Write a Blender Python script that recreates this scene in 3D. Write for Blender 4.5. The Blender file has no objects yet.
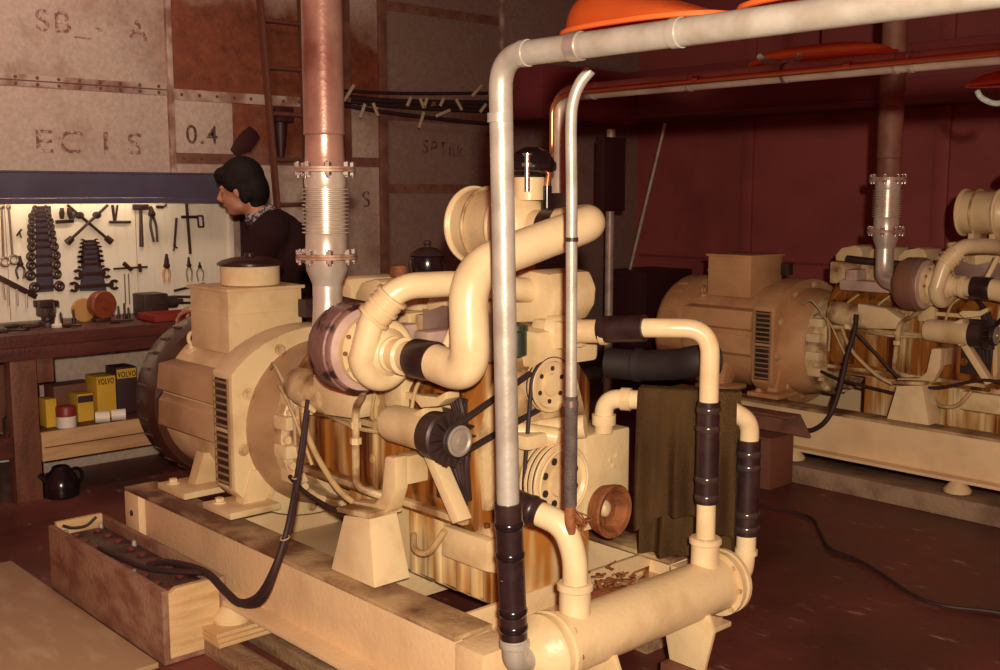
import bpy, bmesh, math, random
from mathutils import Vector, Matrix
random.seed(7)
C = bpy.context.scene.collection
PI = math.pi
BASE = {}

# ---------------------------------------------------------------- materials
def mat(name, col, rough=.5, metal=0, dirt=None, amt=.5, scale=6, stretch=(1,1,1), bump=0, bscale=60,
        lo=.4, hi=.65, spec=.5, detail=6, coat=0):
    m = bpy.data.materials.new(name); m.use_nodes = True
    nt = m.node_tree; n = nt.nodes; b = n['Principled BSDF']
    b.inputs['Base Color'].default_value = (*col, 1)
    b.inputs['Roughness'].default_value = rough
    b.inputs['Metallic'].default_value = metal
    b.inputs['Specular IOR Level'].default_value = spec
    b.inputs['Coat Weight'].default_value = coat
    tc = n.new('ShaderNodeTexCoord')
    if dirt:
        mp = n.new('ShaderNodeMapping'); mp.inputs['Scale'].default_value = stretch
        nt.links.new(tc.outputs['Object'], mp.inputs['Vector'])
        ns = n.new('ShaderNodeTexNoise'); ns.inputs['Scale'].default_value = scale
        ns.inputs['Detail'].default_value = detail
        nt.links.new(mp.outputs[0], ns.inputs['Vector'])
        rp = n.new('ShaderNodeMapRange'); rp.inputs['From Min'].default_value = lo
        rp.inputs['From Max'].default_value = hi; rp.inputs['To Max'].default_value = amt
        nt.links.new(ns.outputs['Fac'], rp.inputs['Value'])
        mx = n.new('ShaderNodeMix'); mx.data_type = 'RGBA'
        mx.inputs['A'].default_value = (*col, 1); mx.inputs['B'].default_value = (*dirt, 1)
        nt.links.new(rp.outputs['Result'], mx.inputs['Factor'])
        nt.links.new(mx.outputs['Result'], b.inputs['Base Color'])
    if bump:
        n2 = n.new('ShaderNodeTexNoise'); n2.inputs['Scale'].default_value = bscale
        n2.inputs['Detail'].default_value = 4
        nt.links.new(tc.outputs['Object'], n2.inputs['Vector'])
        bp = n.new('ShaderNodeBump'); bp.inputs['Strength'].default_value = bump
        bp.inputs['Distance'].default_value = .02
        nt.links.new(n2.outputs['Fac'], bp.inputs['Height'])
        nt.links.new(bp.outputs['Normal'], b.inputs['Normal'])
    return m

def wall_mat(name, pale, rust, bias, z0=None, z1=None):
    """plate paint with rust patches; z0..z1: height band over which rust comes in"""
    m = bpy.data.materials.new(name); m.use_nodes = True
    nt = m.node_tree; n = nt.nodes; L = nt.links; b = n['Principled BSDF']
    b.inputs['Roughness'].default_value = .62; b.inputs['Specular IOR Level'].default_value = .25
    tc = n.new('ShaderNodeTexCoord')
    a = n.new('ShaderNodeTexNoise'); a.inputs['Scale'].default_value = 2.2; a.inputs['Detail'].default_value = 9
    a.inputs['Roughness'].default_value = .62
    L.new(tc.outputs['Object'], a.inputs['Vector'])
    add = n.new('ShaderNodeMath'); add.operation = 'ADD'; add.inputs[1].default_value = bias
    L.new(a.outputs['Fac'], add.inputs[0]); src = add.outputs[0]
    if z0 is not None:
        sp = n.new('ShaderNodeSeparateXYZ'); L.new(tc.outputs['Object'], sp.inputs[0])
        mr = n.new('ShaderNodeMapRange'); mr.inputs['From Min'].default_value = z0; mr.inputs['From Max'].default_value = z1
        L.new(sp.outputs['Z'], mr.inputs['Value'])
        ad = n.new('ShaderNodeMath'); ad.operation = 'ADD'
        L.new(src, ad.inputs[0]); L.new(mr.outputs['Result'], ad.inputs[1])
        sb = n.new('ShaderNodeMath'); sb.operation = 'SUBTRACT'; sb.inputs[1].default_value = .5
        L.new(ad.outputs[0], sb.inputs[0]); src = sb.outputs[0]
    rp = n.new('ShaderNodeMapRange'); rp.inputs['From Min'].default_value = .5; rp.inputs['From Max'].default_value = .85
    L.new(src, rp.inputs['Value'])
    f = n.new('ShaderNodeTexNoise'); f.inputs['Scale'].default_value = 45; f.inputs['Detail'].default_value = 5
    L.new(tc.outputs['Object'], f.inputs['Vector'])
    fr = n.new('ShaderNodeMapRange'); fr.inputs['From Min'].default_value = .3; fr.inputs['From Max'].default_value = .8
    fr.inputs['To Min'].default_value = 1.12; fr.inputs['To Max'].default_value = .8
    L.new(f.outputs['Fac'], fr.inputs['Value'])
    mx = n.new('ShaderNodeMix'); mx.data_type = 'RGBA'
    mx.inputs['A'].default_value = (*pale, 1); mx.inputs['B'].default_value = (*rust, 1)
    L.new(rp.outputs['Result'], mx.inputs['Factor'])
    ml = n.new('ShaderNodeMix'); ml.data_type = 'RGBA'; ml.blend_type = 'MULTIPLY'; ml.inputs['Factor'].default_value = 1
    g2 = n.new('ShaderNodeTexNoise'); g2.inputs['Scale'].default_value = 11; g2.inputs['Detail'].default_value = 8; g2.inputs['Roughness'].default_value = .7
    L.new(tc.outputs['Object'], g2.inputs['Vector'])
    gr = n.new('ShaderNodeMapRange'); gr.inputs['From Min'].default_value = .3; gr.inputs['From Max'].default_value = .7
    gr.inputs['To Min'].default_value = .62; gr.inputs['To Max'].default_value = 1.3
    L.new(g2.outputs['Fac'], gr.inputs['Value'])
    m3 = n.new('ShaderNodeMix'); m3.data_type = 'RGBA'; m3.blend_type = 'MULTIPLY'; m3.inputs['A'].default_value = (*rust, 1); m3.inputs['Factor'].default_value = 1
    L.new(gr.outputs['Result'], m3.inputs['B']); L.new(m3.outputs['Result'], mx.inputs['B'])
    L.new(mx.outputs['Result'], ml.inputs['A']); L.new(fr.outputs['Result'], ml.inputs['B'])
    L.new(ml.outputs['Result'], b.inputs['Base Color'])
    return m

M = {}
CR = (.74, .555, .315)
M['cream'] = mat('cream_paint', CR, .38, dirt=(.40,.23,.09), amt=.75, scale=6, bump=.08, lo=.46, hi=.78, detail=9)
M['cream_clean'] = mat('cream_pipe_paint', (.79,.61,.365), .3, dirt=(.50,.31,.14), amt=.6, scale=8, lo=.48, hi=.76, detail=9)
M['cream_dirty'] = mat('cream_grimy', (.66,.48,.26), .42, dirt=(.18,.07,.02), amt=.9, scale=9, bump=.15, lo=.44, hi=.64)
def oily_mat(name, base, amber, dark, d_lo, d_hi, a_lo, a_hi):
    m = bpy.data.materials.new(name); m.use_nodes = True
    nt = m.node_tree; n = nt.nodes; L = nt.links; b = n['Principled BSDF']
    b.inputs['Roughness'].default_value = .28
    tc = n.new('ShaderNodeTexCoord')
    def layer(scale, st, lo, hi, det):
        mp = n.new('ShaderNodeMapping'); mp.inputs['Scale'].default_value = st; L.new(tc.outputs['Object'], mp.inputs['Vector'])
        q = n.new('ShaderNodeTexNoise'); q.inputs['Scale'].default_value = scale; q.inputs['Detail'].default_value = det; q.inputs['Roughness'].default_value = .6
        L.new(mp.outputs[0], q.inputs['Vector'])
        r = n.new('ShaderNodeMapRange'); r.inputs['From Min'].default_value = lo; r.inputs['From Max'].default_value = hi
        L.new(q.outputs['Fac'], r.inputs['Value']); return r
    r1 = layer(3.2, (3.2,3.2,.55), a_lo, a_hi, 2); r2 = layer(3.0, (6,6,.5), d_lo, d_hi, 3)
    x1 = n.new('ShaderNodeMix'); x1.data_type = 'RGBA'; x1.inputs['A'].default_value = (*base,1); x1.inputs['B'].default_value = (*amber,1)
    L.new(r1.outputs['Result'], x1.inputs['Factor'])
    x2 = n.new('ShaderNodeMix'); x2.data_type = 'RGBA'; x2.inputs['B'].default_value = (*dark,1)
    L.new(x1.outputs['Result'], x2.inputs['A']); L.new(r2.outputs['Result'], x2.inputs['Factor'])
    L.new(x2.outputs['Result'], b.inputs['Base Color'])
    return m
M['oily'] = oily_mat('oil_soaked_cream', (.64,.45,.21), (.29,.10,.018), (.075,.017,.005), .46, .64, .28, .46)
M['oily_pan'] = oily_mat('oil_streaked_pan', (.74,.55,.29), (.44,.18,.035), (.13,.032,.007), .52, .70, .42, .60)
M['tan'] = mat('tan_paint', (.48,.30,.165), .45, dirt=(.25,.13,.05), amt=.6, scale=5, bump=.1)  # tan base mottled by noise, for the air boxes and adapter ring
M['skid'] = mat('skid_cream', (.76,.54,.31), .5, dirt=(.52,.33,.18), amt=.6, scale=4, bump=.12, lo=.48, hi=.75)
M['flange_grime'] = mat('grimy_flange_top', (.50,.33,.17), .5, dirt=(.12,.045,.022), amt=.95, scale=5, bump=.2, lo=.4, hi=.58)
M['far_tan'] = mat('dull_tan_alternator_paint', (.60,.33,.16), .5, dirt=(.40,.18,.075), amt=.7, scale=4, bump=.1)  # browner tone given to the far alternator and its junction box
M['brown_bell'] = mat('brown_end_bell', (.055,.019,.012), .28, dirt=(.035,.012,.009), amt=.7, scale=5, spec=.6)
M['galv'] = mat('galvanised_pipe', (.53,.49,.43), .38, .35, dirt=(.36,.30,.24), amt=.7, scale=14, bump=.05)
M['galv2'] = mat('dull_pipe', (.50,.40,.32), .45, .25, dirt=(.30,.20,.15), amt=.7, scale=10, bump=.05)
M['rubber'] = mat('black_rubber', (.020,.009,.010), .34, dirt=(.055,.026,.024), amt=.5, scale=20)
M['rubber_matt'] = mat('dark_sleeve', (.07,.05,.045), .7, dirt=(.14,.10,.085), amt=.6, scale=40, bump=.3, bscale=160)
M['duct'] = mat('soot_black_rubber', (.014,.006,.007), .7)
M['clip'] = mat('worm_clip_steel', (.55,.50,.46), .25, .9)
M['band'] = mat('sleeve_band', (.10,.075,.065), .2, .6)
M['steel'] = mat('bright_steel', (.62,.57,.52), .3, .7, dirt=(.4,.3,.25), amt=.5, scale=12)
M['bellows'] = mat('bellows_steel', (.66,.58,.50), .3, .45, dirt=(.45,.32,.24), amt=.6, scale=9)
M['copper_pipe'] = mat('heat_tinted_pipe', (.56,.33,.265), .28, .5, dirt=(.22,.075,.055), amt=1, scale=4, stretch=(1,1,.7), bump=.05, lo=.42, hi=.62)
M['copper'] = mat('copper_tube', (.62,.26,.13), .3, .8)
M['rust_flange'] = mat('rusty_flange', (.50,.33,.24), .5, .3, dirt=(.25,.10,.06), amt=.8, scale=25)
M['turbine'] = mat('scorched_turbine', (.24,.12,.10), .5, .1, dirt=(.035,.013,.013), amt=1, scale=15, bump=.15, lo=.49, hi=.57)
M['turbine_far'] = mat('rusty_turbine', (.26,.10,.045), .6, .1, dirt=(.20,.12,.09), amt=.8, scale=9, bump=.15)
M['pink'] = mat('pinkish_heat_shield', (.60,.42,.36), .45, .15, dirt=(.36,.22,.17), amt=.6, scale=11)
M['rust'] = mat('orange_rust', (.30,.10,.03), .7, 0, dirt=(.16,.045,.015), amt=.9, scale=18, bump=.4)
M['dark'] = mat('dark_metal', (.04,.022,.02), .45, .2, dirt=(.08,.04,.03), amt=.6, scale=18)
M['belt'] = mat('belt_rubber', (.025,.012,.012), .65)
M['hub'] = mat('grey_hub', (.42,.37,.31), .4, .4)
M['louvre'] = mat('louvre_bar', (.30,.18,.09), .55)
M['wire'] = mat('black_cable', (.030,.011,.012), .62)
M['hose_tan'] = mat('tan_hose', (.55,.38,.18), .5, dirt=(.3,.17,.07), amt=.6, scale=20)
M['wood'] = mat('raw_pine', (.66,.44,.22), .65, dirt=(.46,.26,.11), amt=.7, scale=5, stretch=(1,1.2,9), bump=.15, lo=.4, hi=.7)
M['wood_old'] = mat('weathered_board', (.33,.19,.12), .7, dirt=(.19,.07,.04), amt=.85, scale=6, stretch=(1,3,2), bump=.3, lo=.42, hi=.62)
M['ply'] = mat('plywood_sheet', (.42,.27,.155), .6, dirt=(.56,.42,.28), amt=.6, scale=5, stretch=(1,3,1), bump=.1, lo=.5, hi=.7)
M['beam'] = mat('floor_timber', (.38,.25,.14), .7, dirt=(.17,.085,.045), amt=.8, scale=7, stretch=(.6,3,3), bump=.3)
M['bench'] = mat('red_brown_bench', (.11,.026,.018), .5, dirt=(.06,.014,.011), amt=.8, scale=6, stretch=(3,.6,3), bump=.15)
M['bench_leg'] = mat('bench_leg', (.17,.060,.032), .55, dirt=(.09,.028,.016), amt=.8, scale=6, stretch=(3,3,.6), bump=.15)
M['shelf_wood'] = mat('shelf_plank', (.52,.31,.15), .6, dirt=(.36,.19,.08), amt=.7, scale=8, stretch=(3,.5,3), bump=.15)
M['battery'] = mat('battery_case', (.035,.015,.015), .35, dirt=(.12,.055,.045), amt=.8, scale=12, bump=.2)
M['redcap'] = mat('red_cell_cap', (.13,.030,.022), .45)
M['lead'] = mat('lead_post', (.45,.40,.36), .5, .4)
M['blue'] = mat('blue_grey_paint', (.085,.075,.115), .5, dirt=(.06,.045,.07), amt=.6, scale=5, spec=.3)
M['board'] = mat('off_white_board', (.86,.77,.63), .6, dirt=(.68,.58,.45), amt=.5, scale=9, stretch=(1,4,.4), lo=.5, hi=.75)
M['tool'] = mat('dark_tool_steel', (.05,.022,.018), .4, .3)
M['tool_bright'] = mat('dull_tool_steel', (.30,.22,.17), .35, .7)
M['tool_roll'] = mat('navy_tool_roll', (.05,.035,.055), .8)
M['tan_grip'] = mat('tan_plastic_grip', (.52,.27,.09), .5)
M['yellow'] = mat('yellow_carton', (.72,.42,.035), .55, dirt=(.55,.30,.03), amt=.4, scale=10)
M['carton_dark'] = mat('dark_carton', (.045,.018,.022), .6)
M['carton_brown'] = mat('brown_carton', (.17,.06,.035), .65)
M['white'] = mat('white_enamel', (.74,.66,.56), .45)
M['red'] = mat('red_lacquer', (.22,.022,.016), .45)
M['maroon'] = mat('red_brown_plastic', (.26,.060,.022), .4, dirt=(.17,.035,.015), amt=.6, scale=8)
M['black'] = mat('black_gloss', (.012,.007,.008), .18)
M['lid'] = mat('dark_lid', (.05,.022,.018), .25, .3)
M['orange'] = mat('orange_plastic', (.74,.135,.025), .5, dirt=(.55,.09,.02), amt=.5, scale=5)
M['rope'] = mat('green_rope', (.23,.27,.23), .8, dirt=(.42,.42,.36), amt=.8, scale=60)
M['tarp'] = mat('olive_canvas', (.145,.072,.020), .85, dirt=(.075,.033,.010), amt=.8, scale=7, stretch=(2,2,.4), bump=.4, bscale=200)
M['skin'] = mat('skin', (.42,.19,.11), .5)
M['hair'] = mat('dark_hair', (.009,.004,.004), .7, spec=.2, bump=.25, bscale=160)
M['sweater'] = mat('dark_sweater', (.022,.006,.007), .95, spec=.2, bump=.4, bscale=220)
M['shirt'] = mat('checked_shirt', (.34,.28,.27), .8, dirt=(.06,.05,.07), amt=1, scale=70, detail=0, lo=.45, hi=.5)
M['trousers'] = mat('dark_trousers', (.03,.018,.022), .85)
M['stencil'] = mat('faded_stencil', (.20,.075,.055), .7, dirt=(.50,.37,.30), amt=1, scale=34, lo=.44, hi=.6)
M['stencil_red'] = mat('red_brown_stencil', (.10,.036,.030), .7, dirt=(.235,.14,.115), amt=.9, scale=30, lo=.46, hi=.62)
M['stencil_dark'] = mat('dark_stencil', (.09,.045,.035), .7, dirt=(.40,.28,.20), amt=.8, scale=40, lo=.5, hi=.65)
M['seam'] = mat('plate_seam', (.47,.34,.275), .55, dirt=(.22,.09,.06), amt=.9, scale=9, lo=.42, hi=.62)
M['seam_dark'] = mat('rusty_stiffener', (.22,.09,.06), .6, dirt=(.12,.04,.025), amt=.8, scale=9)
M['rivet'] = mat('rivet', (.13,.055,.04), .5)
M['ceiling'] = mat('dark_deckhead', (.20,.030,.032), .7)
M['girder'] = mat('dark_girder', (.19,.028,.032), .65, dirt=(.24,.038,.04), amt=.5, scale=4)
M['farwall'] = mat('dull_maroon_plate', (.29,.056,.052), .6, dirt=(.21,.042,.038), amt=.7, scale=2.5, bump=.05)
M['ladder'] = mat('rusty_ladder', (.14,.045,.028), .6)
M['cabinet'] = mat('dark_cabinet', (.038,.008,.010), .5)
M['beige_cable'] = mat('beige_tie', (.46,.33,.20), .7)
M['ink'] = mat('carton_print', (.06,.03,.012), .6)
PALE = (.50,.375,.305); RUST = (.20,.057,.029)
M['pale'] = wall_mat('pale_plate', PALE, (.30,.15,.10), -.08)
M['pale_r'] = wall_mat('pale_plate_rusting', PALE, (.24,.09,.05), .02)
M['rusty_top'] = wall_mat('rust_plate', PALE, RUST, .22, 3.05, 2.15)
M['rusty'] = wall_mat('rust_plate_full', (.40,.26,.20), RUST, .35)
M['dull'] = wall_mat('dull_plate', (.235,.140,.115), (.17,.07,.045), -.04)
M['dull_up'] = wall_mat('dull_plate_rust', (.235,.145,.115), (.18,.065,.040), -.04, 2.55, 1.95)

def floor_mat():
    m = bpy.data.materials.new('wet_steel_deck'); m.use_nodes = True
    nt = m.node_tree; n = nt.nodes; L = nt.links; b = n['Principled BSDF']
    tc = n.new('ShaderNodeTexCoord')
    a = n.new('ShaderNodeTexNoise'); a.inputs['Scale'].default_value = 1.7; a.inputs['Detail'].default_value = 8
    L.new(tc.outputs['Object'], a.inputs['Vector'])
    r = n.new('ShaderNodeValToRGB')
    r.color_ramp.elements[0].position = .32; r.color_ramp.elements[0].color = (.06,.0115,.010,1)
    r.color_ramp.elements[1].position = .72; r.color_ramp.elements[1].color = (.20,.052,.038,1)
    L.new(a.outputs['Fac'], r.inputs['Fac'])
    mp = n.new('ShaderNodeMapping'); mp.inputs['Scale'].default_value = (1,2.6,1); mp.inputs['Rotation'].default_value = (0,0,.5)
    L.new(tc.outputs['Object'], mp.inputs['Vector'])
    s = n.new('ShaderNodeTexNoise'); s.inputs['Scale'].default_value = 6; s.inputs['Detail'].default_value = 10; s.inputs['Roughness'].default_value = .72
    L.new(mp.outputs[0], s.inputs['Vector'])
    sr = n.new('ShaderNodeMapRange'); sr.inputs['From Min'].default_value = .60; sr.inputs['From Max'].default_value = .70
    L.new(s.outputs['Fac'], sr.inputs['Value'])
    mx = n.new('ShaderNodeMix'); mx.data_type = 'RGBA'; mx.inputs['B'].default_value = (.42,.29,.23,1)
    L.new(r.outputs['Color'], mx.inputs['A']); L.new(sr.outputs['Result'], mx.inputs['Factor'])
    L.new(mx.outputs['Result'], b.inputs['Base Color'])
    rr = n.new('ShaderNodeMapRange'); rr.inputs['From Min'].default_value = .35; rr.inputs['From Max'].default_value = .65
    rr.inputs['To Min'].default_value = .28; rr.inputs['To Max'].default_value = .6
    L.new(a.outputs['Fac'], rr.inputs['Value']); L.new(rr.outputs['Result'], b.inputs['Roughness'])
    bp = n.new('ShaderNodeBump'); bp.inputs['Strength'].default_value = .35; bp.inputs['Distance'].default_value = .02
    L.new(s.outputs['Fac'], bp.inputs['Height']); L.new(bp.outputs['Normal'], b.inputs['Normal'])
    return m
M['floor'] = floor_mat()

# ---------------------------------------------------------------- mesh builder
def catmull(pts, k=8, closed=False):
    P = [Vector(p) for p in pts]
    if len(P) < 3: return P
    out = []
    n = len(P)
    for i in range(n-1):
        a = P[i-1] if i else P[0]*2-P[1]
        b, c = P[i], P[i+1]
        d = P[i+2] if i+2 < n else P[-1]*2-P[-2]
        for j in range(k):
            t = j/k
            out.append(.5*((2*b)+(c-a)*t+(2*a-5*b+4*c-d)*t*t+(3*b-a-3*c+d)*t**3))
    out.append(P[-1])
    return out

def fillet(pts, rad, k=8):
    """polyline with its corners rounded (pipe bends)"""
    P = [Vector(p) for p in pts]; out = [P[0]]
    for i in range(1, len(P)-1):
        r = rad[i-1] if isinstance(rad, (list, tuple)) else rad
        u = (P[i-1]-P[i]); v = (P[i+1]-P[i])
        r = min(r, u.length*.49, v.length*.49)
        a = P[i]+u.normalized()*r; b = P[i]+v.normalized()*r
        for j in range(k+1):
            t = j/k
            out.append((1-t)**2*a+2*t*(1-t)*P[i]+t*t*b)
    out.append(P[-1])
    return out

class MB:
    def __init__(s): s.bm = bmesh.new()
    def _bev(s, verts, w, seg=2):
        if w <= 0: return
        es = {e for v in verts for e in v.link_edges}
        bmesh.ops.bevel(s.bm, geom=list(es), offset=w, segments=seg, affect='EDGES', profile=.6, clamp_overlap=True)
    def box(s, x0, x1, y0, y1, z0, z1, bev=.004, rot=None):
        r = bmesh.ops.create_cube(s.bm, size=1)
        c = Vector(((x0+x1)/2, (y0+y1)/2, (z0+z1)/2))
        mt = Matrix.Translation(c) @ (rot.to_4x4() if rot else Matrix()) @ Matrix.Diagonal((abs(x1-x0), abs(y1-y0), abs(z1-z0), 1))
        bmesh.ops.transform(s.bm, matrix=mt, verts=r['verts'])
        s._bev(r['verts'], bev); return s
    def bar(s, p0, p1, w, h, bev=.002, up=(0,0,1)):
        """square bar from p0 to p1"""
        p0, p1 = Vector(p0), Vector(p1); d = p1-p0; L = d.length; d.normalize()
        u = Vector(up)
        if abs(d.dot(u)) > .98: u = Vector((1,0,0))
        y = u.cross(d).normalized(); z = d.cross(y)
        R = Matrix((d, y, z)).transposed()
        r = bmesh.ops.create_cube(s.bm, size=1)
        mt = Matrix.Translation((p0+p1)/2) @ R.to_4x4() @ Matrix.Diagonal((L, w, h, 1))
        bmesh.ops.transform(s.bm, matrix=mt, verts=r['verts'])
        s._bev(r['verts'], bev); return s
    def prism(s, pts, axis, a0, a1, bev=0):
        """polygon in the plane across axis; pts are the two other coordinates in xyz order"""
        def mk(p, a):
            if axis == 0: return (a, p[0], p[1])
            if axis == 1: return (p[0], a, p[1])
            return (p[0], p[1], a)
        A = [s.bm.verts.new(mk(p, a0)) for p in pts]; B = [s.bm.verts.new(mk(p, a1)) for p in pts]
        n = len(pts); fs = [s.bm.faces.new(A), s.bm.faces.new(B[::-1])]
        for i in range(n): fs.append(s.bm.faces.new((A[i], B[i], B[(i+1) % n], A[(i+1) % n])))
        bmesh.ops.recalc_face_normals(s.bm, faces=fs)
        s._bev(A+B, bev); return s
    def hull8(s, bot, top, bev=.004):
        """eight corner solid: bot and top are four points each"""
        A = [s.bm.verts.new(p) for p in bot]; B = [s.bm.verts.new(p) for p in top]
        fs = [s.bm.faces.new(A), s.bm.faces.new(B[::-1])]
        for i in range(4): fs.append(s.bm.faces.new((A[i], B[i], B[(i+1) % 4], A[(i+1) % 4])))
        bmesh.ops.recalc_face_normals(s.bm, faces=fs)
        s._bev(A+B, bev); return s
    def sweep(s, pts, r, n=14, caps=True, flat=1.0):
        P = [Vector(p) for p in pts]
        rr = r if isinstance(r, (list, tuple)) else [r]*len(P)
        if len(rr) != len(P):
            n0 = len(rr)-1; n1 = len(P)-1; q = []
            for i in range(len(P)):
                f = i*n0/n1; k = min(int(f), n0-1); q.append(rr[k]+(rr[k+1]-rr[k])*(f-k))
            rr = q
        T = []
        for i in range(len(P)):
            d = P[min(i+1, len(P)-1)]-P[max(i-1, 0)]
            T.append(d.normalized() if d.length > 1e-9 else Vector((0,0,1)))
        u = T[0].orthogonal().normalized(); rings = []
        for i, p in enumerate(P):
            u = (u-T[i]*u.dot(T[i])).normalized(); v = T[i].cross(u)
            rings.append([s.bm.verts.new(p+(u*math.cos(2*PI*j/n)+v*math.sin(2*PI*j/n)*flat)*rr[i]) for j in range(n)])
        fs = []
        for a, b in zip(rings, rings[1:]):
            for j in range(n): fs.append(s.bm.faces.new((a[j], a[(j+1) % n], b[(j+1) % n], b[j])))
        if caps:
            fs.append(s.bm.faces.new(rings[0][::-1])); fs.append(s.bm.faces.new(rings[-1]))
        bmesh.ops.recalc_face_normals(s.bm, faces=fs)
        return s
    def tube(s, pts, r, n=12, k=8): return s.sweep(catmull(pts, k), r, n)
    def pipe(s, pts, r, bend, n=20, k=8): return s.sweep(fillet(pts, bend, k), r, n)
    def cyl(s, p0, p1, r0, r1=None, n=24): return s.sweep([p0, p1], [r0, r0 if r1 is None else r1], n)
    def lathe(s, prof, o, axis, n=36, a0=0, a1=2*PI):
        """prof: (distance along axis, radius) pairs"""
        o = Vector(o); ax = Vector(axis).normalized(); u = ax.orthogonal().normalized()
        if abs(ax.z) < .5:
            u = (Vector((0,0,1))-ax*ax.z).normalized()
        v = ax.cross(u); rings = []
        for a, r in prof:
            if r < 1e-5: rings.append([s.bm.verts.new(o+ax*a)])
            else: rings.append([s.bm.verts.new(o+ax*a+(u*math.cos(2*PI*j/n)+v*math.sin(2*PI*j/n))*r) for j in range(n)])
        fs = []
        for a, b in zip(rings, rings[1:]):
            for j in range(n):
                k = (j+1) % n
                if len(a) == 1 and len(b) == 1: continue
                if len(a) == 1: fs.append(s.bm.faces.new((a[0], b[k], b[j])))
                elif len(b) == 1: fs.append(s.bm.faces.new((a[j], a[k], b[0])))
                else: fs.append(s.bm.faces.new((a[j], a[k], b[k], b[j])))
        if len(rings[0]) > 1: fs.append(s.bm.faces.new(rings[0][::-1]))
        if len(rings[-1]) > 1: fs.append(s.bm.faces.new(rings[-1]))
        bmesh.ops.recalc_face_normals(s.bm, faces=fs)
        return s
    def ball(s, c, r, n=16, rot=None):
        r = (r, r, r) if not isinstance(r, (tuple, list)) else r
        q = bmesh.ops.create_uvsphere(s.bm, u_segments=n, v_segments=max(6, n*2//3), radius=1)
        mt = Matrix.Translation(c) @ (rot.to_4x4() if rot else Matrix()) @ Matrix.Diagonal((*r, 1))
        bmesh.ops.transform(s.bm, matrix=mt, verts=q['verts']); return s
    def ring(s, c, axis, R, r, n=28, m=10, a0=0, a1=2*PI):
        c = Vector(c); ax = Vector(axis).normalized()
        u = (Vector((0,0,1))-ax*ax.z).normalized() if abs(ax.z) < .9 else Vector((1,0,0)); v = ax.cross(u)
        full = abs(a1-a0-2*PI) < 1e-3
        pts = [c+(u*math.cos(a0+(a1-a0)*i/n)+v*math.sin(a0+(a1-a0)*i/n))*R for i in range(n+1)]
        if not full: return s.sweep(pts, r, m)
        rings = []
        for i in range(n):
            a = 2*PI*i/n; e = u*math.cos(a)+v*math.sin(a)
            rings.append([s.bm.verts.new(c+e*(R+r*math.cos(2*PI*j/m))+ax*(r*math.sin(2*PI*j/m))) for j in range(m)])
        fs = []
        for i in range(n):
            a, b = rings[i], rings[(i+1) % n]
            for j in range(m): fs.append(s.bm.faces.new((a[j], a[(j+1) % m], b[(j+1) % m], b[j])))
        bmesh.ops.recalc_face_normals(s.bm, faces=fs)
        return s
    def grid(s, f, nu, nv, thick=0):
        V = [[s.bm.verts.new(f(i/nu, j/nv)) for j in range(nv+1)] for i in range(nu+1)]
        fs = [s.bm.faces.new((V[i][j], V[i+1][j], V[i+1][j+1], V[i][j+1])) for i in range(nu) for j in range(nv)]
        if thick:
            bmesh.ops.solidify(s.bm, geom=fs, thickness=thick)
        return s
    def build(s, name, m, parent=None, base=None, label=None, smooth=35):
        b = BASE[parent.name] if parent else Vector(base or (0,0,0))
        bmesh.ops.translate(s.bm, vec=-b, verts=s.bm.verts[:])
        me = bpy.data.meshes.new(name); s.bm.to_mesh(me); s.bm.free()
        if smooth:
            for p in me.polygons: p.use_smooth = True
            me.set_sharp_from_angle(angle=math.radians(smooth))
        me.materials.append(M[m] if isinstance(m, str) else m)
        o = bpy.data.objects.new(name, me); C.objects.link(o)
        if parent: o.parent = parent
        else: o.location = b
        BASE[o.name] = b
        if label: o['label'] = label
        return o

def tag(o, label, cat, group=None, kind=None):
    if label: o['label'] = label
    if cat: o['category'] = cat
    if group: o['group'] = group
    if kind: o['kind'] = kind
    return o
def thing(name, label, cat, base, group=None):
    o = bpy.data.objects.new(name, None); C.objects.link(o)
    o.location = base; o.empty_display_size = .1
    BASE[o.name] = Vector(base)
    return tag(o, label, cat, group)
def struct(o): o['kind'] = 'structure'; return o
def copy_tree(o, parent=None):
    c = o.copy(); C.objects.link(c)
    if parent: c.parent = parent
    for ch in list(o.children): copy_tree(ch, c)
    return c
def bolts(mb, c, axis, R, n, r=.008, h=.012, ph=0):
    c = Vector(c); ax = Vector(axis).normalized()
    u = (Vector((0,0,1))-ax*ax.z).normalized() if abs(ax.z) < .9 else Vector((1,0,0)); v = ax.cross(u)
    for i in range(n):
        a = ph+2*PI*i/n; p = c+(u*math.cos(a)+v*math.sin(a))*R
        mb.cyl(p, p+ax*h, r, n=8)
    return mb
ORD = ['topmost','second','third','fourth','fifth','sixth','seventh','eighth','ninth','tenth','eleventh','lowest']

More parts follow.
